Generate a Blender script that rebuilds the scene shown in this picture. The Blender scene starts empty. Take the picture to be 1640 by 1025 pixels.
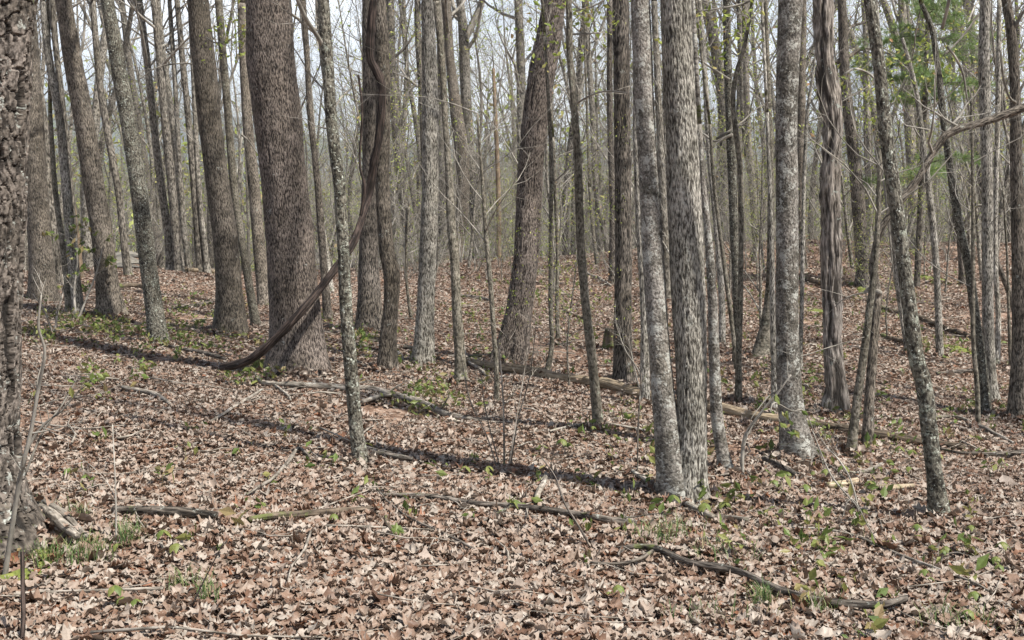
import bpy, math, random
import numpy as np
from mathutils import Vector

# ------------------------------------------------------------------ camera, sky, sun, exposure
SC = bpy.context.scene
COL = SC.collection
F = 1900.0                      # focal length in photo pixels (photo 1640 x 1025)
CAMZ = 1.6
PIT = math.atan(112.5 / F)
cam_d = bpy.data.cameras.new('camera')
cam = bpy.data.objects.new('camera', cam_d)
COL.objects.link(cam)
cam.location = (0, 0, CAMZ)
cam.rotation_euler = (math.pi / 2 - PIT, 0, 0)
cam_d.sensor_width = 36.0
cam_d.lens = 36.0 * F / 1640.0
cam_d.clip_end = 9000
cam_d.clip_start = 0.05
SC.camera = cam

SUN_EL = math.radians(55)
SUN_AZ = math.radians(124)      # clockwise from +Y: from the right, a little behind the camera
sd = Vector((math.sin(SUN_AZ) * math.cos(SUN_EL), math.cos(SUN_AZ) * math.cos(SUN_EL), math.sin(SUN_EL)))
sun_d = bpy.data.lights.new('sun', 'SUN')
sun_d.energy = 5.0
sun_d.angle = math.radians(1.2)
sun_d.color = (1.0, 0.95, 0.88)
sun = bpy.data.objects.new('sun', sun_d)
COL.objects.link(sun)
sun.rotation_euler = sd.to_track_quat('Z', 'Y').to_euler()

W = bpy.data.worlds.new("World")
SC.world = W
W.use_nodes = True
nt = W.node_tree
nt.nodes.clear()
def N(t, typ, **kw):
    n = t.nodes.new(typ)
    for k, v in kw.items():
        setattr(n, k, v)
    return n
sky = N(nt, 'ShaderNodeTexSky', sky_type='NISHITA', sun_disc=False)
sky.sun_elevation = SUN_EL
sky.sun_rotation = SUN_AZ
sky.dust_density = 1.5
sky.air_density = 1.0
tc = N(nt, 'ShaderNodeTexCoord')
mp = N(nt, 'ShaderNodeMapping')
mp.inputs['Scale'].default_value = (1.6, 1.6, 5.0)
cn = N(nt, 'ShaderNodeTexNoise')
cn.inputs['Scale'].default_value = 2.2
cn.inputs['Detail'].default_value = 7
cr = N(nt, 'ShaderNodeMapRange')
cr.inputs['From Min'].default_value = 0.40
cr.inputs['From Max'].default_value = 0.60
cr.inputs['To Min'].default_value = 0.25
cr.inputs['To Max'].default_value = 0.95
mx = N(nt, 'ShaderNodeMixRGB')
mx.inputs['Color2'].default_value = (14.2, 15.2, 16.6, 1)
bg = N(nt, 'ShaderNodeBackground')
bg.inputs['Strength'].default_value = 0.058
wo = N(nt, 'ShaderNodeOutputWorld')
nt.links.new(tc.outputs['Generated'], mp.inputs['Vector'])
nt.links.new(mp.outputs[0], cn.inputs['Vector'])
nt.links.new(cn.outputs['Fac'], cr.inputs['Value'])
sx = N(nt, 'ShaderNodeSeparateXYZ')
nt.links.new(tc.outputs['Generated'], sx.inputs[0])
er = N(nt, 'ShaderNodeMapRange')        # broken cloud low down, clear overhead
er.inputs['From Min'].default_value = 0.20
er.inputs['From Max'].default_value = 0.42
er.inputs['To Min'].default_value = 1.0
er.inputs['To Max'].default_value = 0.06
nt.links.new(sx.outputs['Z'], er.inputs['Value'])
em = N(nt, 'ShaderNodeMath', operation='MULTIPLY')
nt.links.new(cr.outputs[0], em.inputs[0])
nt.links.new(er.outputs[0], em.inputs[1])
nt.links.new(em.outputs[0], mx.inputs['Fac'])
nt.links.new(sky.outputs[0], mx.inputs['Color1'])
nt.links.new(mx.outputs[0], bg.inputs['Color'])
nt.links.new(bg.outputs[0], wo.inputs['Surface'])
SC.view_settings.view_transform = 'Standard'
SC.view_settings.look = 'None'
SC.view_settings.exposure = 1.0
SC.view_settings.gamma = 1.0
SC.cycles.max_bounces = 5
SC.cycles.diffuse_bounces = 3
SC.cycles.glossy_bounces = 1
SC.cycles.transparent_max_bounces = 4
SC.cycles.volume_bounces = 0
SC.cycles.use_adaptive_sampling = True
SC.cycles.adaptive_threshold = 0.02
SC.cycles.use_denoising = True
SC.cycles.denoiser = 'OPENIMAGEDENOISE'
SC.cycles.denoising_input_passes = 'RGB_ALBEDO_NORMAL'
SC.cycles.denoising_prefilter = 'ACCURATE'

# ------------------------------------------------------------------ noise
def _hash(ix, iy, iz, seed):
    with np.errstate(over='ignore'):
        h = (ix.astype(np.uint32) * np.uint32(374761393) + iy.astype(np.uint32) * np.uint32(668265263)
             + iz.astype(np.uint32) * np.uint32(2246822519) + np.uint32((seed * 3266489917) & 0xffffffff))
        h = (h ^ (h >> np.uint32(13))) * np.uint32(1274126177)
        h = (h ^ (h >> np.uint32(16))) * np.uint32(2654435761)
        h = h ^ (h >> np.uint32(15))
    return h.astype(np.float64) / 4294967295.0

def vnoise(P, seed=0):
    i = np.floor(P).astype(np.int64)
    f = P - i
    f = f * f * (3 - 2 * f)
    r = 0
    for dx in (0, 1):
        wx = f[:, 0] if dx else 1 - f[:, 0]
        for dy in (0, 1):
            wy = f[:, 1] if dy else 1 - f[:, 1]
            for dz in (0, 1):
                wz = f[:, 2] if dz else 1 - f[:, 2]
                r = r + wx * wy * wz * _hash(i[:, 0] + dx, i[:, 1] + dy, i[:, 2] + dz, seed)
    return r

def fbm(P, seed=0, octv=3):
    s, a, t = 0, 1.0, 0
    for k in range(octv):
        s = s + a * vnoise(P * (2 ** k), seed + k * 17)
        t += a
        a *= 0.5
    return s / t

def voro(P, seed=0):
    i = np.floor(P).astype(np.int64)
    f1 = np.full(len(P), 9.0)
    f2 = np.full(len(P), 9.0)
    for dx in (-1, 0, 1):
        for dy in (-1, 0, 1):
            for dz in (-1, 0, 1):
                c = i + np.array([dx, dy, dz])
                q = np.stack([c[:, 0] + _hash(c[:, 0], c[:, 1], c[:, 2], seed), c[:, 1] + _hash(c[:, 0], c[:, 1], c[:, 2], seed + 1),
                              c[:, 2] + _hash(c[:, 0], c[:, 1], c[:, 2], seed + 2)], 1)
                d = np.sqrt(((q - P) ** 2).sum(1))
                f2 = np.where(d < f1, f1, np.minimum(f2, d))
                f1 = np.minimum(f1, d)
    return f1, f2

# ------------------------------------------------------------------ mesh building
class MB:
    def __init__(s):
        s.v, s.q, s.t, s.bc, s.h, s.n = [], [], [], [], [], 0
    def add(s, v, q=None, t=None, bc=None, h=None):
        v = np.asarray(v, float).reshape(-1, 3)
        if q is not None and len(q):
            s.q.append(np.asarray(q, np.int64).reshape(-1, 4) + s.n)
        if t is not None and len(t):
            s.t.append(np.asarray(t, np.int64).reshape(-1, 3) + s.n)
        s.v.append(v)
        s.bc.append(v if bc is None else bc)
        s.h.append(np.ones(len(v)) if h is None else h)
        s.n += len(v)
    def build(s, name, mat, parent=None, smooth=True, loc=None):
        me = bpy.data.meshes.new(name)
        V = np.concatenate(s.v) if s.v else np.zeros((0, 3))
        if loc is not None:
            V = V - np.asarray(loc)
        Q = np.concatenate(s.q) if s.q else np.zeros((0, 4), np.int64)
        T = np.concatenate(s.t) if s.t else np.zeros((0, 3), np.int64)
        me.vertices.add(len(V))
        me.vertices.foreach_set('co', V.astype(np.float32).ravel())
        me.loops.add(Q.size + T.size)
        me.loops.foreach_set('vertex_index', np.concatenate([Q.ravel(), T.ravel()]).astype(np.int32))
        me.polygons.add(len(Q) + len(T))
        st = np.concatenate([np.arange(len(Q)) * 4, Q.size + np.arange(len(T)) * 3]).astype(np.int32)
        me.polygons.foreach_set('loop_start', st)
        me.polygons.foreach_set('use_smooth', np.full(len(Q) + len(T), smooth))
        a = me.attributes.new('bc', 'FLOAT_VECTOR', 'POINT')
        a.data.foreach_set('vector', np.concatenate(s.bc).astype(np.float32).ravel())
        a = me.attributes.new('hgt', 'FLOAT', 'POINT')
        a.data.foreach_set('value', np.concatenate(s.h).astype(np.float32).ravel())
        me.update(calc_edges=True)
        me.materials.append(mat)
        o = bpy.data.objects.new(name, me)
        COL.objects.link(o)
        if parent is not None:
            o.parent = parent
        return o

def tag(o, label=None, cat=None, group=None, kind=None):
    if label: o['label'] = label
    if cat: o['category'] = cat
    if group: o['group'] = group
    if kind: o['kind'] = kind
    return o

def empty(name, loc):
    o = bpy.data.objects.new(name, None)
    COL.objects.link(o)
    o.location = tuple(float(c) for c in loc)
    o.empty_display_size = 0.2
    return o

def smooth_poly(P, step):
    """Catmull-Rom through rows of P (x, y, z, r), resampled about every STEP metres."""
    P = np.asarray(P, float)
    if len(P) < 3:
        n = max(2, int(np.linalg.norm(P[-1, :3] - P[0, :3]) / step) + 1)
        t = np.linspace(0, 1, n)[:, None]
        return P[0] * (1 - t) + P[-1] * t
    Q = np.vstack([2 * P[0] - P[1], P, 2 * P[-1] - P[-2]])
    out = []
    for k in range(1, len(Q) - 2):
        a, b, c, d = Q[k - 1], Q[k], Q[k + 1], Q[k + 2]
        n = max(1, int(np.linalg.norm(c[:3] - b[:3]) / step))
        t = (np.arange(n) / n)[:, None]
        out.append(0.5 * ((2 * b) + (c - a) * t + (2 * a - 5 * b + 4 * c - d) * t ** 2 + (3 * b - a - 3 * c + d) * t ** 3))
    out.append(P[-1:])
    R = np.vstack(out)
    R[:, 3] = np.maximum(R[:, 3], 0.0008)
    return R

def tube(mb, S, n, disp=None, flare=0.0, seed=0, close=True):
    """S: rows (x, y, z, r). disp(bc, seed) gives (offset, height value)."""
    P, R = S[:, :3], S[:, 3]
    m = len(P)
    T = np.gradient(P, axis=0)
    T /= np.linalg.norm(T, axis=1)[:, None] + 1e-12
    mean = P[-1] - P[0]
    ref = np.array([1.0, 0, 0]) if abs(mean[0]) < 0.8 * np.linalg.norm(mean) + 1e-9 else np.array([0, 0, 1.0])
    B = np.cross(T, ref)
    B /= np.linalg.norm(B, axis=1)[:, None] + 1e-12
    A = np.cross(B, T)
    th = np.arange(n) * 2 * math.pi / n
    ct, sn = np.cos(th), np.sin(th)
    nrm = A[:, None, :] * ct[None, :, None] + B[:, None, :] * sn[None, :, None]
    L = np.concatenate([[0], np.cumsum(np.linalg.norm(np.diff(P, axis=0), axis=1))])
    r0 = float(np.median(R))
    rr = np.repeat(R[:, None], n, 1)
    if flare:
        ph = seed * 1.7
        lob = 1 + 0.6 * np.cos(3 * th + ph) + 0.45 * np.cos(5 * th + 2 * ph)
        rr = rr * (1 + flare * np.exp(-np.maximum(L - 0.12, 0) / (1.15 * r0 + 0.06))[:, None] * np.maximum(lob, 0.1)[None, :])
    bc = np.stack([np.repeat((r0 * ct)[None], m, 0), np.repeat((r0 * sn)[None], m, 0), np.repeat(L[:, None], n, 1)], 2).reshape(-1, 3)
    h = np.ones(m * n)
    if disp is not None:
        lump = (fbm(bc * np.array([5, 5, 1.6]) + seed * 3.1, 5, 2) - 0.5) * 0.16 * r0
        off, h = disp(bc, seed)
        rr = rr + (off + lump).reshape(m, n)
    V = P[:, None, :] + nrm * rr[:, :, None]
    i = np.arange(m - 1)[:, None] * n
    j = np.arange(n)[None, :]
    q = np.stack([i + j, i + (j + 1) % n, i + n + (j + 1) % n, i + n + j], 2).reshape(-1, 4)
    V = V.reshape(-1, 3)
    if close:
        c = np.vstack([P[0], P[-1]])
        k = m * n
        jj = np.arange(n)
        t = np.vstack([np.stack([np.full(n, k), (jj + 1) % n, jj], 1), np.stack([np.full(n, k + 1), (m - 1) * n + jj, (m - 1) * n + (jj + 1) % n], 1)])
        V = np.vstack([V, c])
        bc = np.vstack([bc, [[0, 0, 0], [0, 0, L[-1]]]])
        h = np.concatenate([h, [1, 1]])
        mb.add(V, q, t, bc, h)
    else:
        mb.add(V, q, None, bc, h)

def sstep(a, b, x):
    t = np.clip((x - a) / (b - a), 0, 1)
    return t * t * (3 - 2 * t)

def disp_block(bc, s):
    p = bc + s * 7.3
    w = (np.stack([vnoise(p * np.array([16, 16, 9.]), 31), vnoise(p * np.array([16, 16, 9.]), 32)], 1) - 0.5) * 0.045
    q = p.copy()
    q[:, :2] += w
    r = 1 - np.abs(2 * vnoise(q * np.array([21, 21, 2.6]), 41) - 1)
    h = sstep(0.34, 0.50, r)
    u = q[:, 2] * 8.5 + 3.5 * vnoise(q * np.array([22, 22, 1.5]), 44) + 0.6 * vnoise(q * 30, 47)
    f = u - np.floor(u)
    crack = sstep(0.02, 0.10, np.minimum(f, 1 - f))
    h = h * (0.35 + 0.65 * crack)
    plate = vnoise(np.stack([q[:, 0] * 18, q[:, 1] * 18, np.floor(u) * 1.7], 1), 49) - 0.5
    fine = fbm(bc * np.array([110, 110, 60.]), 9, 2) - 0.5
    return (h - 0.7) * 0.034 + fine * 0.009 + plate * 0.020 * h + (f - 0.5) * 0.004 * h, h
def mk_ridge(ws, ls, amp):
    def d(bc, s):
        w = (np.stack([vnoise(bc * 10 + s, 31), vnoise(bc * 10 + s, 32)], 1) - 0.5) * ws * 1.6
        p = bc.copy() + s * 2.9
        p[:, :2] += w
        r = 1 - np.abs(2 * vnoise(p * np.array([1 / ws, 1 / ws, 1 / ls]), 41) - 1)
        r2 = 1 - np.abs(2 * vnoise(p * np.array([2.1 / ws, 2.1 / ws, 2 / ls]), 43) - 1)
        h = np.clip(0.65 * r + 0.35 * r2, 0, 1)
        return (h - 0.6) * amp, sstep(0.3, 0.85, h)
    return d
def disp_smooth(bc, s):
    r = fbm(bc * np.array([30, 30, 22.]) + s, 51, 2)
    return (r - 0.5) * 0.006, np.ones(len(bc)) * 0.8
def disp_shag(bc, s):
    w = (np.stack([vnoise(bc * 8 + s, 31), vnoise(bc * 8 + s, 32)], 1) - 0.5) * 0.05
    p = bc.copy() + s * 1.9
    p[:, :2] += w
    r = vnoise(p * np.array([32, 32, 4.]), 61)
    z = (p[:, 2] * 3.2 + r * 3 + vnoise(p * np.array([24, 24, 1.]), 64) * 2) % 1.0
    h = sstep(0.25, 0.7, r)
    return (h - 0.5) * 0.022 + z * 0.010 * h, h
DISP = {'block': disp_block, 'ridge': mk_ridge(0.016, 0.11, 0.014), 'fine': mk_ridge(0.014, 0.07, 0.009),
        'smooth': disp_smooth, 'shag': disp_shag, 'coarse': mk_ridge(0.026, 0.26, 0.022)}

# ------------------------------------------------------------------ materials
def new_mat(name):
    m = bpy.data.materials.new(name)
    m.use_nodes = True
    t = m.node_tree
    t.nodes.clear()
    out = N(t, 'ShaderNodeOutputMaterial')
    b = N(t, 'ShaderNodeBsdfPrincipled')
    b.inputs['Roughness'].default_value = 0.85
    b.inputs['Specular IOR Level'].default_value = 0.25
    t.links.new(b.outputs[0], out.inputs['Surface'])
    return m, t, b

def c4(c): return (c[0], c[1], c[2], 1.0)
def noise(t, vec, scale, detail=3, rough=0.6):
    n = N(t, 'ShaderNodeTexNoise')
    n.inputs['Scale'].default_value = scale
    n.inputs['Detail'].default_value = detail
    n.inputs['Roughness'].default_value = rough
    if vec is not None: t.links.new(vec, n.inputs['Vector'])
    return n.outputs['Fac']
def ramp(t, val, stops, interp='LINEAR'):
    r = N(t, 'ShaderNodeValToRGB')
    e = r.color_ramp.elements
    r.color_ramp.interpolation = interp
    while len(e) < len(stops): e.new(0.5)
    for k, (p, c) in enumerate(stops):
        e[k].position = p
        e[k].color = c4(c) if hasattr(c, '__len__') else (c, c, c, 1)
    t.links.new(val, r.inputs[0])
    return r.outputs[0]
def mixc(t, fac, a, b, mode='MIX'):
    m = N(t, 'ShaderNodeMixRGB', blend_type=mode)
    for k, v in (('Fac', fac), ('Color1', a), ('Color2', b)):
        if isinstance(v, (int, float)): m.inputs[k].default_value = v
        elif isinstance(v, tuple): m.inputs[k].default_value = c4(v)
        else: t.links.new(v, m.inputs[k])
    return m.outputs[0]
def math2(t, op, a, b=None):
    m = N(t, 'ShaderNodeMath', operation=op)
    for k, v in enumerate((a, b)):
        if v is None: continue
        if isinstance(v, (int, float)): m.inputs[k].default_value = v
        else: t.links.new(v, m.inputs[k])
    return m.outputs[0]
def mrange(t, v, a, b, c=0.0, d=1.0):
    m = N(t, 'ShaderNodeMapRange')
    for k, x in zip(('From Min', 'From Max', 'To Min', 'To Max'), (a, b, c, d)):
        m.inputs[k].default_value = x
    t.links.new(v, m.inputs['Value'])
    return m.outputs[0]

def bark_mat(name, dark, light, sc=(45, 9), lichen=0.3, lic=(0.36, 0.38, 0.33), moss=0.3, bump=0.6, crev=0.5, lsize=7.0, speck=0.0, hard=0.08, blot=0.3):
    m, t, b = new_mat(name)
    at = N(t, 'ShaderNodeAttribute', attribute_name='bc')
    ha = N(t, 'ShaderNodeAttribute', attribute_name='hgt')
    oi = N(t, 'ShaderNodeObjectInfo')
    off = N(t, 'ShaderNodeVectorMath', operation='SCALE')
    cx = N(t, 'ShaderNodeCombineXYZ')
    for k in (0, 1):
        t.links.new(oi.outputs['Random'], cx.inputs[k])
    t.links.new(cx.outputs[0], off.inputs[0])
    off.inputs['Scale'].default_value = 13.0
    ad = N(t, 'ShaderNodeVectorMath', operation='ADD')
    t.links.new(at.outputs['Vector'], ad.inputs[0])
    t.links.new(off.outputs[0], ad.inputs[1])
    vec = ad.outputs[0]
    mp = N(t, 'ShaderNodeMapping')
    mp.inputs['Scale'].default_value = (sc[0], sc[0], sc[1])
    t.links.new(vec, mp.inputs['Vector'])
    n1 = noise(t, mp.outputs[0], 1.0, 2.5, 0.55)
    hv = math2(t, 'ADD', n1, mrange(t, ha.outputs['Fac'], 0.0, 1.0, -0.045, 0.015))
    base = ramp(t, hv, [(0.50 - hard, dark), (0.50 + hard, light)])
    m2 = N(t, 'ShaderNodeMapping')
    m2.inputs['Scale'].default_value = (5, 5, 7)
    t.links.new(vec, m2.inputs['Vector'])
    bl = noise(t, m2.outputs[0], 1.0, 4, 0.65)
    base = mixc(t, 1.0, base, ramp(t, bl, [(0.34, (1 - blot, 1 - blot, 1 - 1.05 * blot)), (0.60, (1.1, 1.1, 1.1))]), 'MULTIPLY')
    n2 = noise(t, vec, 1.3, 2)
    tone = ramp(t, n2, [(0.3, (0.78, 0.76, 0.72)), (0.7, (1.1, 1.1, 1.12))])
    base = mixc(t, 1.0, base, tone, 'MULTIPLY')
    ov = mrange(t, oi.outputs['Random'], 0, 1, 0.80, 1.2)
    oc = N(t, 'ShaderNodeCombineXYZ')
    for k in range(3): t.links.new(ov, oc.inputs[k])
    base = mixc(t, 1.0, base, oc.outputs[0], 'MULTIPLY')
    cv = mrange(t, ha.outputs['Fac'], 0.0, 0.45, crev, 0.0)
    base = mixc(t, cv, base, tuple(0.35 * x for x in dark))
    # lichen blotches
    l1 = noise(t, vec, lsize, 5, 0.7)
    l2 = noise(t, vec, lsize * 5, 4, 0.7)
    ls = math2(t, 'ADD', math2(t, 'MULTIPLY', l1, 0.6), math2(t, 'MULTIPLY', l2, 0.4))
    lf = mrange(t, ls, 0.62 - 0.12 * lichen, 0.65 - 0.11 * lichen, 0.0, 0.8)
    lcol = mixc(t, noise(t, vec, 30, 2), tuple(0.72 * x for x in lic), lic)
    base = mixc(t, lf, base, lcol)
    if speck:
        l3 = noise(t, vec, 38, 4, 0.7)
        base = mixc(t, mrange(t, l3, 0.66 - 0.12 * speck, 0.70 - 0.12 * speck, 0, 0.9), base, (0.48, 0.50, 0.44))
    if moss:
        sp = N(t, 'ShaderNodeSeparateXYZ')
        t.links.new(at.outputs['Vector'], sp.inputs[0])
        mf = math2(t, 'SUBTRACT', math2(t, 'ADD', noise(t, vec, 9, 4, 0.7), mrange(t, sp.outputs['Z'], 0.1, 1.0, 0.12 * moss, -0.30)), 0.56)
        base = mixc(t, mrange(t, mf, 0.0, 0.10, 0, 0.8), base, (0.10, 0.12, 0.035))
    t.links.new(base, b.inputs['Base Color'])
    bm = N(t, 'ShaderNodeBump')
    bm.inputs['Strength'].default_value = bump
    bm.inputs['Distance'].default_value = 0.018
    t.links.new(n1, bm.inputs['Height'])
    t.links.new(bm.outputs[0], b.inputs['Normal'])
    return m

BM = {
    'block': bark_mat('plated oak bark', (0.034, 0.028, 0.023), (0.20, 0.172, 0.148), (45, 24), 0.45, (0.40, 0.42, 0.38), 0.8, 0.9, 0.96, hard=0.12, blot=0.45),
    'brown': bark_mat('brown ridged bark', (0.034, 0.028, 0.022), (0.235, 0.205, 0.168), (92, 22), 0.1, (0.33, 0.34, 0.30), 0.6, 1.0, 0.6, hard=0.11, blot=0.45),
    'hick': bark_mat('grey brown hickory bark', (0.017, 0.012, 0.010), (0.225, 0.19, 0.163), (96, 26), 0.0, (0.36, 0.36, 0.33), 0.1, 1.0, 0.6, hard=0.11, blot=0.4),
    'grey': bark_mat('smooth grey bark', (0.07, 0.062, 0.053), (0.29, 0.27, 0.24), (70, 50), 0.8, (0.42, 0.42, 0.38), 0.7, 0.6, 0.3, lsize=10.0, hard=0.15, blot=0.62),
    'pale': bark_mat('pale ridged bark', (0.055, 0.048, 0.039), (0.43, 0.41, 0.36), (98, 24), 0.25, (0.42, 0.42, 0.37), 0.6, 1.0, 0.6, hard=0.11, blot=0.45),
    'lich': bark_mat('lichen covered bark', (0.030, 0.026, 0.020), (0.17, 0.16, 0.13), (60, 34), 0.55, (0.31, 0.33, 0.27), 0.9, 0.9, 0.5, lsize=13.0, speck=0.45, hard=0.10, blot=0.5),
    'dark': bark_mat('dark bark', (0.018, 0.015, 0.012), (0.20, 0.175, 0.148), (95, 18), 0.1, (0.30, 0.31, 0.28), 0.5, 0.9, 0.75, hard=0.10, blot=0.4),  # plain dark bark tone with random streaks
    'shag': bark_mat('shaggy bark', (0.07, 0.058, 0.048), (0.40, 0.36, 0.32), (70, 9), 0.3, (0.36, 0.40, 0.36), 0.4, 1.0, 0.9, hard=0.13, blot=0.4),
    'sap': bark_mat('sapling bark', (0.045, 0.040, 0.029), (0.23, 0.21, 0.17), (60, 30), 0.35, (0.34, 0.36, 0.29), 0.9, 0.6, 0.3, lsize=14.0, hard=0.14, blot=0.5),
    'twig': bark_mat('twig bark', (0.12, 0.11, 0.095), (0.34, 0.32, 0.28), (20, 5), 0.2, (0.33, 0.33, 0.30), 0.0, 0.3, 0.0, hard=0.15),
    'far': bark_mat('grey bark of far trees', (0.055, 0.048, 0.038), (0.29, 0.27, 0.23), (32, 12), 0.3, (0.36, 0.37, 0.33), 0.3, 0.8, 0.0, lsize=5.0, hard=0.11, blot=0.4),
    'farb': bark_mat('brown bark of far trees', (0.036, 0.031, 0.025), (0.225, 0.205, 0.172), (32, 12), 0.1, (0.36, 0.37, 0.33), 0.3, 0.8, 0.0, lsize=5.0, hard=0.11, blot=0.4),
    'vine': bark_mat('vine bark', (0.016, 0.011, 0.009), (0.085, 0.062, 0.052), (90, 6), 0.0, (0.3, 0.3, 0.3), 0.0, 0.9, 0.6, hard=0.10, blot=0.4),
    'log': bark_mat('barkless weathered log', (0.20, 0.15, 0.10), (0.42, 0.35, 0.25), (70, 4), 0.1, (0.40, 0.40, 0.35), 0.3, 0.7, 0.5, hard=0.15, blot=0.35),
    'logm': bark_mat('mossy rotting log', (0.045, 0.034, 0.025), (0.19, 0.15, 0.11), (50, 6), 0.1, (0.35, 0.35, 0.3), 1.3, 0.8, 0.5, hard=0.15, blot=0.6),
    'stick': bark_mat('pale dead branch', (0.10, 0.085, 0.068), (0.38, 0.345, 0.30), (50, 8), 0.4, (0.46, 0.46, 0.42), 0.1, 0.6, 0.2, hard=0.15, blot=0.5),
    'stickd': bark_mat('dark dead branch', (0.030, 0.025, 0.021), (0.19, 0.165, 0.14), (60, 10), 0.4, (0.34, 0.36, 0.32), 0.1, 0.7, 0.2, lsize=14.0, hard=0.12, blot=0.5),
    'snag': bark_mat('orange snag wood', (0.11, 0.08, 0.05), (0.28, 0.21, 0.145), (70, 5), 0.0, (0.4, 0.4, 0.35), 0.1, 0.6, 0.2, hard=0.15),
}

def island_mat(name, stops, rough=0.7, trans=0.0, spec=0.3):
    m, t, b = new_mat(name)
    g = N(t, 'ShaderNodeNewGeometry')
    col = ramp(t, g.outputs['Random Per Island'], stops)
    ge = N(t, 'ShaderNodeNewGeometry')
    n = noise(t, ge.outputs['Position'], 60, 3, 0.6)
    col = mixc(t, 1.0, col, ramp(t, n, [(0.3, (0.78, 0.76, 0.74)), (0.7, (1.14, 1.14, 1.14))]), 'MULTIPLY')
    t.links.new(col, b.inputs['Base Color'])
    b.inputs['Roughness'].default_value = rough
    b.inputs['Specular IOR Level'].default_value = spec
    if trans:
        tr = N(t, 'ShaderNodeBsdfTranslucent')
        t.links.new(col, tr.inputs['Color'])
        ms = N(t, 'ShaderNodeMixShader')
        ms.inputs[0].default_value = trans
        t.links.new(b.outputs[0], ms.inputs[1])
        t.links.new(tr.outputs[0], ms.inputs[2])
        out = [x for x in t.nodes if x.type == 'OUTPUT_MATERIAL'][0]
        t.links.new(ms.outputs[0], out.inputs['Surface'])
    return m
LEAF = island_mat('dead leaves', [(0.0, (0.092, 0.052, 0.034)), (0.10, (0.157, 0.092, 0.060)), (0.26, (0.221, 0.151, 0.110)), (0.45, (0.242, 0.184, 0.143)),
                                  (0.62, (0.285, 0.228, 0.186)), (0.78, (0.322, 0.277, 0.233)), (0.93, (0.332, 0.294, 0.251)), (0.985, (0.186, 0.095, 0.055)), (1.0, (0.213, 0.095, 0.052))], 0.55, 0.12, 0.4)
GREEN = island_mat('young green leaves', [(0.0, (0.09, 0.14, 0.035)), (0.4, (0.15, 0.20, 0.055)), (0.75, (0.23, 0.24, 0.075)), (1.0, (0.26, 0.19, 0.10))], 0.5, 0.35)
BUDS = island_mat('opening spring buds', [(0.0, (0.22, 0.30, 0.06)), (0.6, (0.36, 0.42, 0.10)), (0.9, (0.42, 0.40, 0.14)), (1.0, (0.40, 0.22, 0.12))], 0.6, 0.35)
GRASS = island_mat('grass blades', [(0.0, (0.06, 0.11, 0.035)), (0.6, (0.12, 0.19, 0.06)), (1.0, (0.30, 0.27, 0.14))], 0.6, 0.2)
PINE = island_mat('pine needles', [(0.0, (0.12, 0.20, 0.07)), (0.5, (0.19, 0.29, 0.10)), (1.0, (0.27, 0.35, 0.14))], 0.5, 0.25)

def ground_mat():
    m, t, b = new_mat('forest floor')
    g = N(t, 'ShaderNodeNewGeometry')
    v = N(t, 'ShaderNodeTexVoronoi')
    v.inputs['Scale'].default_value = 19
    wv = N(t, 'ShaderNodeTexNoise')
    wv.inputs['Scale'].default_value = 14
    wv.inputs['Detail'].default_value = 3
    t.links.new(g.outputs['Position'], wv.inputs['Vector'])
    wm = mixc(t, 0.12, g.outputs['Position'], wv.outputs['Color'], 'ADD')
    t.links.new(wm, v.inputs['Vector'])
    sp = N(t, 'ShaderNodeSeparateColor')
    t.links.new(v.outputs['Color'], sp.inputs[0])
    leafc = ramp(t, sp.outputs[0], [(0.0, (0.085, 0.055, 0.038)), (0.3, (0.20, 0.125, 0.085)), (0.6, (0.32, 0.215, 0.155)), (0.85, (0.42, 0.31, 0.24)), (1.0, (0.48, 0.38, 0.31))])
    big = noise(t, g.outputs['Position'], 0.5, 5, 0.6)
    leafc = mixc(t, 1.0, leafc, ramp(t, big, [(0.3, (0.72, 0.70, 0.68)), (0.7, (1.12, 1.1, 1.08))]), 'MULTIPLY')
    mo = noise(t, g.outputs['Position'], 0.9, 5, 0.65)
    col = mixc(t, mrange(t, mo, 0.60, 0.70, 0, 0.5), leafc, (0.13, 0.14, 0.05))
    sy = N(t, 'ShaderNodeSeparateXYZ')
    t.links.new(g.outputs['Position'], sy.inputs[0])
    gm = ramp(t, noise(t, g.outputs['Position'], 0.12, 6, 0.7), [(0.3, (0.13, 0.15, 0.075)), (0.7, (0.24, 0.25, 0.14))])
    col = mixc(t, mrange(t, sy.outputs['Y'], 95, 140, 0, 0.85), col, gm)
    t.links.new(col, b.inputs['Base Color'])
    bm = N(t, 'ShaderNodeBump')
    bm.inputs['Strength'].default_value = 1.0
    bm.inputs['Distance'].default_value = 0.05
    t.links.new(math2(t, 'ADD', sp.outputs[1], noise(t, g.outputs['Position'], 40, 3)), bm.inputs['Height'])
    t.links.new(bm.outputs[0], b.inputs['Normal'])
    return m
def plain_mat(name, a, b_, scale, rough=0.9):
    m, t, b = new_mat(name)
    g = N(t, 'ShaderNodeNewGeometry')
    n = noise(t, g.outputs['Position'], scale, 6, 0.65)
    t.links.new(ramp(t, n, [(0.3, a), (0.7, b_)]), b.inputs['Base Color'])
    b.inputs['Roughness'].default_value = rough
    return m

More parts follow.
